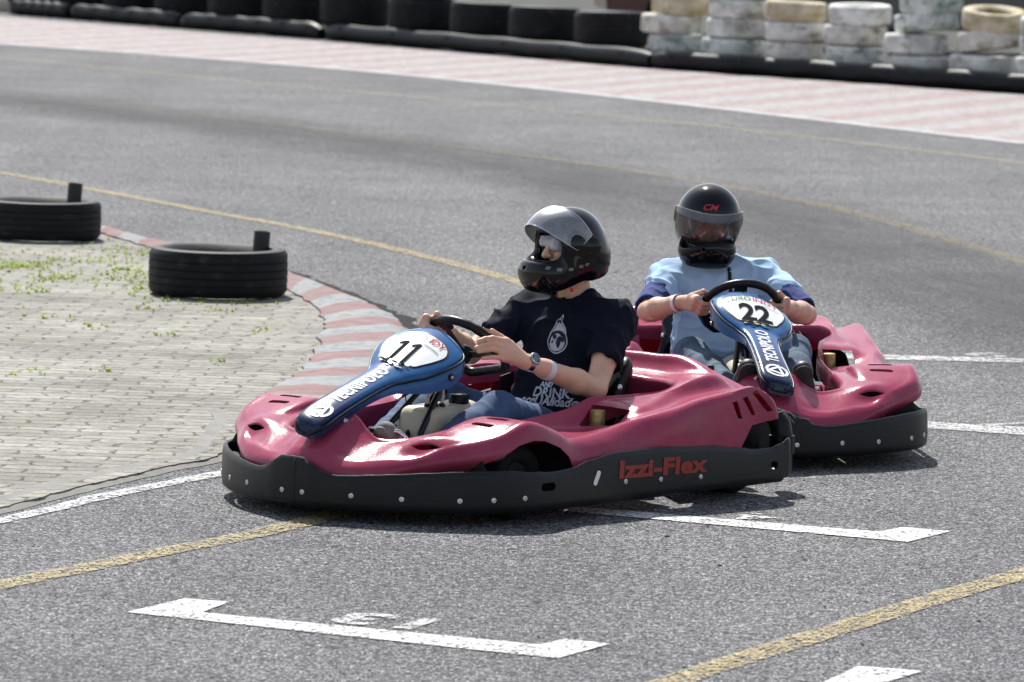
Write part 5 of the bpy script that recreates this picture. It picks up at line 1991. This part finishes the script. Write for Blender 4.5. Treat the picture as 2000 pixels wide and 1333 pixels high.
def build_shirt(root, P, mat, sleeve=.56, amp=.0045, seed=1.0, loose=0.0):
    f = Field(P['lo'], P['hi'], .0052)
    y = v3(0, 1, 0)
    l = loose
    f.cone(P['pelvis'] + y * .062 + v3(0, 0, .05), P['pelvis'] - y * .062 + v3(0, 0, .05), .112 + l, .112 + l, .04)
    f.cone(P['belly'] + y * .065, P['belly'] - y * .065, .110 + l, .110 + l, .06)
    f.cone(P['waist'] + y * .062, P['waist'] - y * .062, .104 + l, .104 + l, .06)
    f.cone(P['chest'] + y * .075, P['chest'] - y * .075, .113, .113, .06)
    f.cone(P['waist'], P['chest'], .10, .105, .05)
    f.cone(lerp(P['shL'], P['shR'], .02), lerp(P['shL'], P['shR'], .98), .064, .064, .05)
    f.cone(P['chest'], P['neck'] - v3(0, 0, .05), .10, .070, .06)
    for s in 'LR':
        f.cone(lerp(P['neck'], P['sh' + s], .15) - v3(0, 0, .012), P['sh' + s], .050, .050, .04)   # trapezius slope
        sh, el = P['sh' + s], P['el' + s]
        e = lerp(sh, el, sleeve)
        d = (el - sh) / np.linalg.norm(el - sh)
        f.cone(sh, e + d * .05, .066, .062, .03)
        # open cuff: saw the sleeve off square and hollow it a little
        f.cone(e + d * .080, e + d * .16, .080, .080, 0, op='sub')
        q = e + d * .012
        blk = f.block(q - .12, q + .12)
        sl, x, yy, z = blk
        dd = (x - q[0]) * d[0] + (yy - q[1]) * d[1] + (z - q[2]) * d[2]
        rr = np.sqrt(np.maximum((x - q[0]) ** 2 + (yy - q[1]) ** 2 + (z - q[2]) ** 2 - dd ** 2, 0))
        cutd = np.maximum(-dd, rr - .085)
        f.put(sl, cutd.astype(np.float32), 0, 'sub')
        f.cone(e - d * .03, e + d * .05, .052, .056, 0, op='sub')
    # crew neck
    up = (P['head'] - P['neck']) / np.linalg.norm(P['head'] - P['neck'])
    f.cone(P['neck'] + v3(.012, 0, -.015), P['neck'] + up * .10, .066, .070, .006, op='sub')
    V, F = f.mesh(3)
    Nn = vnormals(V, F)
    V = folds(V, Nn, amp, seed, (1.0, .6, .5), 13)
    V = folds(V, Nn, amp * .8, seed + 7, (.5, .9, 1.5), 10)
    return fast_mesh('shirt', V, F, mat, root)

def build_trousers(root, P, mat, seed=2.0):
    f = Field(P['lo'], P['hi'], .0055)
    y = v3(0, 1, 0)
    f.cone(P['pelvis'] + y * .062, P['pelvis'] - y * .062, .118, .118, .03)
    for s in 'LR':
        h, k, a = P['hip' + s], P['knee' + s], P['ank' + s]
        f.chain([h, lerp(h, k, .5), k], [.088, .078, .064], .03)
        f.chain([k, lerp(k, a, .35), a], [.064, .066, .056], .025)
        d = (a - k) / np.linalg.norm(a - k)
        q = a + d * .02
        sl, x, yy, z = f.block(q - .1, q + .1)
        dd = (x - q[0]) * d[0] + (yy - q[1]) * d[1] + (z - q[2]) * d[2]
        f.put(sl, (-dd).astype(np.float32), 0, 'sub')
    V, F = f.mesh(3)
    Nn = vnormals(V, F)
    V = folds(V, Nn, .0045, seed, (1.4, .5, .8), 10)
    return fast_mesh('jeans', V, F, mat, root)

def build_shoe(root, ank, toe, mat, solemat):
    """ank: ankle, toe: point of the toe; the sole is a part of its own"""
    d = (toe - ank) / np.linalg.norm(toe - ank)
    side = v3(0, 1, 0)
    up = np.cross(d, side)
    up /= np.linalg.norm(up)
    if up[0] > 0 and abs(up[0]) > abs(up[2]): up = -up
    elif up[2] < 0: up = -up
    lo = np.minimum(ank, toe) - .14
    hi = np.maximum(ank, toe) + .14
    f = Field(lo, hi, .005)
    heel = ank - d * .05 - up * .045
    ball = ank + d * .135 - up * .050
    tp = ank + d * .205 - up * .052
    f.chain([heel + up * .015, ball + up * .008, tp], [.036, .043, .033], .02, (up, .8))
    f.cone(ank, ank + d * .06 - up * .03, .040, .042, .03)
    f.cone(ank + d * .05 - up * .02, tp, .040, .028, .03)
    V, F = f.mesh(3)
    sh = fast_mesh('shoe', V, F, mat, root)
    f = Field(lo, hi, .004)
    o_ = -up * .036
    f.chain([heel + o_ * .55, ball + o_ * .75, tp + o_ * .55], [.037, .046, .037], .015, (up, .42))
    V, F = f.mesh(3)
    fast_mesh('sole', V, F, solemat, sh)
    return sh

def build_helmet(root, C, R, mat, vis, raised, extra=''):
    f = Field(C - .23, C + .23, .0036)
    W_ = lambda a, b, c: C + R @ v3(a, b, c)
    T = R.T
    f.ell(W_(-.008, 0, .016), (.153, .127, .134), T, .02)
    f.ell(W_(-.045, 0, -.045), (.115, .116, .105), T, .05)
    f.ell(W_(.068, 0, -.088), (.106, .108, .086), T, .04)
    f.cone(W_(.104, -.052, -.090), W_(.104, .052, -.090), .056, .056, .04)
    f.cone(W_(.085, -.045, -.118), W_(.085, .045, -.118), .042, .042, .04)
    f.cut(W_(0, 0, -.128), R @ v3(-.27, 0, -1), .012)
    # eye port with its recessed rim
    f.box(W_(.155, 0, .004), (.105, .118, .050), T, .035, .012, 'sub')
    # hollow inside and neck opening
    f.ell(W_(-.005, 0, .004), (.126, .101, .116), T, .01, 'sub')
    f.cone(W_(-.015, 0, -.06), W_(-.025, 0, -.22), .088, .092, .01, op='sub')
    # chin vents
    f.box(W_(.150, 0, -.072), (.02, .030, .006), T, .004, 0, 'sub')
    V, F = f.mesh(2)
    h = fast_mesh('helmet', V, F, mat, root)
    bvh = bvh_of(h)
    # padded lining behind the port edge
    f = Field(C - .2, C + .2, .005)
    f.ell(W_(-.010, 0, .004), (.122, .0985, .113), T, .01)
    f.ell(W_(.0, 0, .0), (.150, .076, .102), T, .01, 'sub')
    f.cone(W_(-.015, 0, -.05), W_(-.02, 0, -.22), .078, .082, .01, op='sub')
    V, F = f.mesh(2)
    fast_mesh('lining', V, F, M.lining, h)
    # visor: a patch of shell turning on side pivots
    nu, nv = 40, 14
    pv = v3(-.012, 0, .012)
    vr = (.186, .1365, .172, .18) if raised > 10 else (.161, .1335, .150, 0)
    an = rad(-raised)
    RY = np.array(Matrix.Rotation(an, 3, 'Y'))
    V, F = [], []
    for j in range(nv + 1):
        for i in range(nu + 1):
            t = -1 + 2 * i / nu
            az = t * rad(82 if raised > 10 else 98)
            # the patch narrows towards the pivots
            e0, e1 = (rad(-26), rad(20)) if raised > 10 else (rad(-35), rad(25))
            nar = 1 - (.40 if raised > 10 else .55) * abs(t) ** 3
            el = (e0 + (e1 - e0) * j / nv) * nar
            p = v3(vr[0] * math.cos(el) * math.cos(az), vr[1] * math.cos(el) ** .6 * math.sin(az), vr[2] * math.sin(el)) * (1 - vr[3] * j / nv * math.cos(az) ** 2)
            p = RY @ (p) + pv + v3(.006, 0, .004)
            V.append(C + R @ p)
    k = nu + 1
    F = [(j * k + i, j * k + i + 1, (j + 1) * k + i + 1, (j + 1) * k + i) for j in range(nv) for i in range(nu)]
    vo = mesh_obj('visor', V, F, vis, h)
    sm = vo.modifiers.new('s', 'SOLIDIFY')
    sm.thickness = .0022
    apply_mods(vo)
    vo.data.shade_smooth()
    vo.data.set_sharp_from_angle(angle=rad(40))
    # bright cut edge along the visor
    edge = [V[i] for i in range(k)] + [V[(j + 1) * k - 1] for j in range(1, nv)] + [V[nv * k + i] for i in range(nu, -1, -1)] + [V[j * k] for j in range(nv - 1, 0, -1)]
    bm = bmesh.new()
    tube_into(bm, edge, .0016, 6, True)
    part('visor_edge', bm, M.visoredge, vo, 60)
    if raised < 10:      # grey anti-glare strip along the upper edge
        sv, sf = [], []
        for j in (nv - 3, nv - 1.5, nv):
            for i in range(3, nu - 2):
                a = V[int(math.floor(j)) * k + i] * (1 - j % 1) + V[int(math.ceil(j)) * k + i] * (j % 1)
                sv.append(C + (a - C) * 1.008)
        w_ = nu - 5
        sf = [(j * w_ + i, j * w_ + i + 1, (j + 1) * w_ + i + 1, (j + 1) * w_ + i) for j in range(2) for i in range(w_ - 1)]
        mesh_obj('visor_strip', sv, sf, M.strip, vo)
    for s in (1, -1):
        bm = bmesh.new()
        c = C + R @ (pv + v3(-.012, s * .128, .002))
        nn = R @ v3(0, s, 0)
        lathe_into(bm, [(.0001, -.010), (.034, -.010), (.034, .004), (.028, .009), (.0001, .010)], 'Z', 24, Matrix.Translation(c) @ Vector(nn).to_track_quat('Z', 'Y').to_matrix().to_4x4())
        part('visor_pivot', bm, mat, h, 40)
    # black rubber seal round the port
    pts = []
    for k2 in range(48):
        a = 2 * math.pi * k2 / 48
        yy, zz = .108 * math.copysign(abs(math.cos(a)) ** .6, math.cos(a)), .004 + .047 * math.copysign(abs(math.sin(a)) ** .6, math.sin(a))
        hit = bvh.find_nearest(Vector(C + R @ v3(.15 * math.sqrt(max(.05, 1 - (yy / .135) ** 2)), yy, zz)))[0]
        pts.append(hit)
    bm = bmesh.new()
    tube_into(bm, pts, .0042, 8, True)
    part('port_seal', bm, M.lining, h, 60)
    return h, bvh
M.strip = simple('grey_visor_strip', (.10, .11, .13), .3)
M.visoredge = simple('visor_cut_edge', (.50, .51, .53), .2)

def wrist_ring(root, name, a, b, r, w, mat, th=.002, parent=None):
    a, b = Vector(a), Vector(b)
    d = (b - a).normalized()
    bm = bmesh.new()
    lathe_into(bm, [(r, -w / 2), (r + th, -w / 2), (r + th, w / 2), (r, w / 2)], 'Z', 32, Matrix.Translation(a) @ d.to_track_quat('Z', 'Y').to_matrix().to_4x4(), closed=True)
    return part(name, bm, mat, parent or root, 40)

Y_ = v3(0, 1, 0)
# wheel frame of the karts
WC, WF, WL = v3(.068, 0, .528), v3(.70, 0, .714) / math.hypot(.70, .714), v3(0, 1, 0)
WN = v3(-.714, 0, .70) / math.hypot(.714, .70)
def wheel_pt(deg, r=.148):
    a = rad(deg)
    o = WF * math.cos(a) + WL * math.sin(a)
    t = -WF * math.sin(a) + WL * math.cos(a)
    return WC + o * r, t, o

# ---- the driver of kart 11
def driver11():
    root = empty('person', M0)
    tag(root, 'driver of kart 11 in navy printed t-shirt and black helmet with raised clear visor', 'person', 'drivers in the karts')
    HR = head_frame(-18, -2, 0)
    P = dict(face_back=.014, lo=v3(-.80, -.46, .05), hi=v3(.80, .46, 1.05), head=v3(-.482, -.005, .850), HR=HR,
             pelvis=v3(-.42, 0, .185), belly=v3(-.43, 0, .32), waist=v3(-.465, 0, .40), chest=v3(-.505, 0, .545), neck=v3(-.530, -.005, .690),
             shL=v3(-.540, .182, .612), shR=v3(-.485, -.185, .622), hipL=v3(-.37, .095, .165), hipR=v3(-.37, -.095, .165),
             elL=v3(-.322, .268, .380), wrL=v3(.000, .212, .492), elR=v3(-.265, -.275, .470), wrR=v3(.045, -.150, .590),
             kneeL=v3(.125, .190, .328), kneeR=v3(.000, -.190, .345), ankL=v3(.525, .165, .145), ankR=v3(.50, -.095, .17))
    rim, tg, o = wheel_pt(-44)
    def hands(f):
        grip_hand(f, rim, -tg, o, WN, P['wrR'] + v3(.012, 0, .004))
        # the left hand lies open on the wheel, fingers spread forwards, thumb up
        J = {'t': [(.020, .205, .515), (.066, .192, .556), (.098, .172, .582), (.126, .155, .604)],
             'i': [(.088, .190, .566), (.140, .172, .581), (.164, .158, .578), (.187, .146, .571)],
             'm': [(.101, .196, .546), (.146, .177, .564), (.177, .162, .556), (.205, .150, .548)],
             'r': [(.108, .200, .528), (.150, .181, .543), (.176, .167, .539), (.199, .156, .534)],
             'p': [(.112, .201, .511), (.150, .188, .515), (.170, .176, .513), (.188, .166, .511)]}
        rr = {'t': [.018, .0135, .0108, .0092], 'i': [.0115, .0096, .0088, .0078], 'm': [.0118, .0098, .009, .0080], 'r': [.0112, .0094, .0086, .0076], 'p': [.0102, .0084, .0076, .0068]}
        w = P['wrL']
        for q in 'imrp':
            f.chain([np.array(p) for p in J[q]], rr[q], .003)
            f.cone(w + v3(.01, 0, 0), np.array(J[q][0]), .0225, .0145, .012)
        f.chain([np.array(p) for p in J['t']], rr['t'], .006)
    P['hands'] = hands
    build_body(root, P, M.skin_a)
    shirt = build_shirt(root, P, M.navy, .60, .0105, 3.0)
    build_trousers(root, P, M.denim_a, 4.0)
    build_shoe(root, P['ankL'], v3(.640, .158, .318), M.greyshoe, M.sole)
    build_shoe(root, P['ankR'], v3(.61, -.085, .33), M.greyshoe, M.sole)
    h, hb = build_helmet(root, P['head'] + HR @ v3(0, 0, .008), HR, M.helmet, M.visor_clear, 46)
    # red tag on the chin strap and red rear edge
    bm = bmesh.new()
    box_into(bm, P['head'] + HR @ v3(.03, .085, -.135), (.012, .006, .016), None, .002)
    part('strap_tag', bm, M.inkred, h, None)
    # pale silver flashes low on the side of the shell
    for q, (a, z) in enumerate(((30, -.058), (42, -.062), (56, -.060), (72, -.048), (82, -.040))):
        d = HR @ v3(math.cos(rad(a)), math.sin(rad(a)), 0)
        bm = bmesh.new()
        poly2d(bm, [(-.009, -.005), (.007, -.006), (.010, .005), (-.006, .006)])
        c0 = P['head'] + HR @ v3(-.02, 0, z)
        conform(bm, c0 + d * .12, np.cross(v3(0, 0, 1), d), (0, 0, 1), hb, -d, .001, .01)
        part('shell_mark', bm, M.steelpaint, h, None, False, False)
    # white tissue hood showing in the eye port
    f = Field(P['head'] - .16, P['head'] + .16, .0045)
    f.ell(P['head'] + HR @ v3(-.016, 0, .018), (.098, .080, .100), HR.T, 0)
    f.cone(P['head'] + HR @ v3(.073, -.04, .030), P['head'] + HR @ v3(.073, .04, .030), .022, .022, .015)
    f.ell(P['head'] + HR @ v3(.074, .045, .012), (.02, .025, .016), HR.T, .01)
    f.cut(P['head'] + HR @ v3(.085, 0, -.002), HR @ v3(.15, 0, -1), .008)
    V, F = f.mesh(2)
    V = folds(V, vnormals(V, F), .005, 9.0, (1, 1, 1.6), 38)
    fast_mesh('tissue_hood', V, F, M.tissue, root)
    # watch and paper band on the left arm
    el, wr = P['elL'], P['wrL']
    d = (wr - el) / np.linalg.norm(wr - el)
    wc = el + d * (np.linalg.norm(wr - el) - .012)
    w = wrist_ring(root, 'watch', wc, wc + d, .0290, .020, M.watchsteel, .003)
    face = v3(.25, .55, .45)
    face -= d * (face @ d)
    face /= np.linalg.norm(face)
    mt = Matrix.Translation(wc + face * .029) @ Vector(face).to_track_quat('Z', 'Y').to_matrix().to_4x4()
    bm = bmesh.new()
    lathe_into(bm, [(.0001, -.004), (.021, -.004), (.0235, 0), (.0235, .006), (.0205, .009), (.0185, .0085), (.0185, .0075), (.0001, .0075)], 'Z', 28, mt)
    part('watch_case', bm, M.watchsteel, w, 40)
    bm = bmesh.new()
    lathe_into(bm, [(.0001, .0078), (.0180, .0078), (.0180, .0084), (.0001, .0084)], 'Z', 28, mt)
    part('watch_dial', bm, M.dial, w, 40)
    for a in (90, 210, 330):
        bm = bmesh.new()
        q = Matrix.Translation((.009 * math.cos(rad(a)), .009 * math.sin(rad(a)), 0))
        lathe_into(bm, [(.0042, .0085), (.0058, .0085), (.0058, .0092), (.0042, .0092)], 'Z', 16, mt @ q, closed=True)
        part('subdial', bm, M.watchsteel, w, 40)
    bc = el + d * (np.linalg.norm(wr - el) * .70)
    wrist_ring(root, 'wristband', bc, bc + d, .0355, .024, M.band, .0015)
    # chest print
    sb = bvh_of(shirt)
    up = P['chest'] - P['waist']
    up = up / np.linalg.norm(up)
    dr = (-1, -.25, -.10)
    U = v3(-.15, 1, 0); U /= np.linalg.norm(U)
    def pr(name, bm, c, mat, off=.0012, parent=None, vv=None):
        conform(bm, c, U, v3(*(vv if vv is not None else up)), sb, dr, off, .012)
        return part(name, bm, mat, parent or shirt, None, False, False)
    c = v3(-.40, .035, .545)
    drop = [(0, .082), (.010, .060), (.024, .036), (.036, .010), (.040, -.012), (.037, -.034), (.026, -.052), (0, -.064), (-.026, -.052), (-.037, -.034), (-.040, -.012), (-.036, .010), (-.024, .036), (-.010, .060)]
    dp = catmull(np.array(drop), 4, True)
    bm = bmesh.new(); poly2d(bm, dp); pr('drop_print', bm, c, M.print)
    bm = bmesh.new(); poly2d(bm, [(x * .88, y * .90 - .001) for x, y in dp]); pr('drop_print', bm, c, M.printdark, .0018)
    up_ = [(x * .76 + .002, y * .84 - .002) for x, y in dp]
    band = [(-.030, -.004), (-.018, .010), (0, .016), (.018, .012), (.031, .002)]
    bm = bmesh.new(); poly2d(bm, [p for p in up_ if p[1] > .012][::1] + []) if False else poly2d(bm, [(.0, .068), (-.009, .046), (-.020, .026), (-.025, .014), (-.012, .021), (.004, .023), (.018, .019), (.029, .010), (.022, .028), (.010, .048)]); pr('drop_print', bm, c, M.print, .0024)
    bm = bmesh.new(); poly2d(bm, [(.0285 * math.cos(a), -.022 + .032 * math.sin(a)) for a in [6.283 * k / 36 for k in range(36)]]); pr('globe_print', bm, c, M.print, .0026)
    lands = [[(-.020, .000), (-.012, .006), (-.004, .003), (-.006, -.006), (-.012, -.010), (-.015, -.005)], [(-.024, -.016), (-.018, -.013), (-.017, -.022), (-.023, -.026)],
             [(-.003, -.006), (.006, .003), (.017, .002), (.026, -.010), (.023, -.021), (.015, -.016), (.012, -.026), (.007, -.043), (.000, -.038), (-.006, -.027), (-.005, -.016)]]
    for ln in lands:
        bm = bmesh.new(); poly2d(bm, catmull(np.array(ln), 3, True)); pr('globe_print', bm, c, M.printdark, .0032)
    for t, sz, dz, dy, xs, sh_ in (('DRINK', .048, -.207, .022, 1.08, .12), ('acqUAlidade', .045, -.238, .014, 1.0, .18), ('AND', .026, -.178, -.005, 1.0, 0)):
        bm = text_mesh2d(t, sz, .0014, xs, sh_)
        cc = c + up * dz + v3(0, dy, 0)
        pr('print_text', bm, cc, M.print, .0012)
    return root, P
M.watchsteel = simple('watch_steel', (.55, .55, .54), .22, 1.0, .1, 120, .3, 300, .001)
M.steelpaint = simple('silver_shell_print', (.16, .16, .15), .3)
D11, P11 = driver11()

# ---- the driver of kart 22
def driver22():
    root = empty('person', M1)
    tag(root, 'driver of kart 22 in light blue t-shirt and black helmet with closed smoked visor', 'person', 'drivers in the karts')
    HR = head_frame(-6, 13, -5)
    P = dict(lo=v3(-.80, -.46, .05), hi=v3(.82, .46, 1.03), head=v3(-.405, -.047, .826), HR=HR,
             pelvis=v3(-.42, 0, .215), belly=v3(-.385, 0, .325), waist=v3(-.43, 0, .40), chest=v3(-.455, -.005, .540), neck=v3(-.470, -.020, .680),
             shL=v3(-.450, .185, .615), shR=v3(-.450, -.195, .605), hipL=v3(-.36, .095, .215), hipR=v3(-.36, -.095, .215),
             elL=v3(-.200, .318, .478), wrL=v3(.010, .195, .525), elR=v3(-.205, -.318, .490), wrR=v3(-.005, -.212, .545),
             kneeL=v3(.165, .200, .365), kneeR=v3(.08, -.19, .345), ankL=v3(.56, .135, .20), ankR=v3(.58, -.085, .21))
    rl, tl, ol = wheel_pt(84)
    rr_, tr, orr = wheel_pt(-80)
    def hands(f):
        grip_hand(f, rl, tl, ol, WN, P['wrL'] + v3(.012, -.006, .0))
        grip_hand(f, rr_, -tr, orr, WN, P['wrR'] + v3(.012, .008, .0))
    P['hands'] = hands
    build_body(root, P, M.skin_b)
    shirt = build_shirt(root, P, M.lightblue, .55, .0115, 11.0, .004)
    build_trousers(root, P, M.denim_b, 8.0)
    build_shoe(root, P['ankL'], v3(.66, .13, .36), M.shoe, M.darksole)
    build_shoe(root, P['ankR'], v3(.68, -.085, .37), M.shoe, M.darksole)
    h, hb = build_helmet(root, P['head'] + HR @ v3(0, 0, .008), HR, M.helmet, M.visor_smoke, -3)
    # red monogram on the brow of the shell
    d = HR @ v3(.83, 0, .56)
    U = HR @ v3(0, 1, 0)
    Vv = np.cross(-U, d) * -1
    bm = text_mesh2d('CM', .034, .0006, 1.15, .35)
    conform(bm, P['head'] + HR @ v3(.12, -.012, .10), U, np.cross(d, U), hb, -d, .0012, .012)
    part('monogram', bm, M.inkred, h, None, False, False)
    bm = bmesh.new()
    poly2d(bm, [(-.034, -.026), (-.010, -.024), (-.010, -.021), (-.036, -.022)])
    poly2d(bm, [(.030, .010), (.036, .011), (.036, .014), (.030, .013)])
    conform(bm, P['head'] + HR @ v3(.12, -.012, .10), U, np.cross(d, U), hb, -d, .0012, .012)
    part('monogram', bm, M.inkred, h, None, False, False)
    # grey anti-glare strip along the top of the visor
    # eyebrows and eyes behind the visor
    H = P['head']
    for s in (1, -1):
        bm = bmesh.new()
        pts = [H + HR @ v3(.094, s * .014, .036), H + HR @ v3(.093, s * .028, .043), H + HR @ v3(.080, s * .046, .038)]
        tube_into(bm, pts, [.0055, .0060, .0036], 8)
        part('eyebrow', bm, M.hair, root, 60)
        bm = bmesh.new()
        bmesh.ops.create_uvsphere(bm, u_segments=16, v_segments=10, radius=.0105, matrix=Matrix.Translation(H + HR @ v3(.0775, s * .031, .018)))
        eo = part('eye', bm, M.eye, root, None)
        bm = bmesh.new()
        bmesh.ops.create_uvsphere(bm, u_segments=12, v_segments=8, radius=.0052, matrix=Matrix.Translation(H + HR @ v3(.0835, s * .031, .0165)))
        part('iris', bm, M.hair, eo, None)
    # rolled sleeves of a royal blue undershirt
    for s in 'LR':
        sh, el = P['sh' + s], P['el' + s]
        d = (el - sh) / np.linalg.norm(el - sh)
        f = Field(np.minimum(sh, el) - .12, np.maximum(sh, el) + .12, .0045)
        f.cone(lerp(sh, el, .40), lerp(sh, el, .98), .060, .061, .01)
        q = lerp(sh, el, .93)
        sl, x, yy, z = f.block(q - .14, q + .14)
        dd = (x - q[0]) * d[0] + (yy - q[1]) * d[1] + (z - q[2]) * d[2]
        f.put(sl, (-dd).astype(np.float32), 0, 'sub')
        f.cone(lerp(sh, el, .75), lerp(sh, el, 1.1), .047, .052, 0, op='sub')
        V, F = f.mesh(2)
        V = folds(V, vnormals(V, F), .004, 5.0, (1, 1, 1), 16)
        fast_mesh('under_sleeve', V, F, M.royal, root)
    # paper band on the right wrist
    d = (P['wrR'] - P['elR']) / np.linalg.norm(P['wrR'] - P['elR'])
    bc = P['wrR'] - d * .030
    wrist_ring(root, 'wristband', bc, bc + d, .0345, .018, M.band, .0015)
    # helmet strap hanging on the chest
    sb = bvh_of(shirt)
    bm = bmesh.new()
    poly2d(bm, [(-.007, .06), (.007, .06), (.008, -.10), (-.006, -.10)])
    conform(bm, v3(-.33, .035, .60), (0, 1, 0), (-.2, 0, 1), sb, (-1, 0, -.2), .003, .012)
    part('chin_strap', bm, M.blackpl, h, None, False, False)
    return root, P
D22, P22 = driver22()
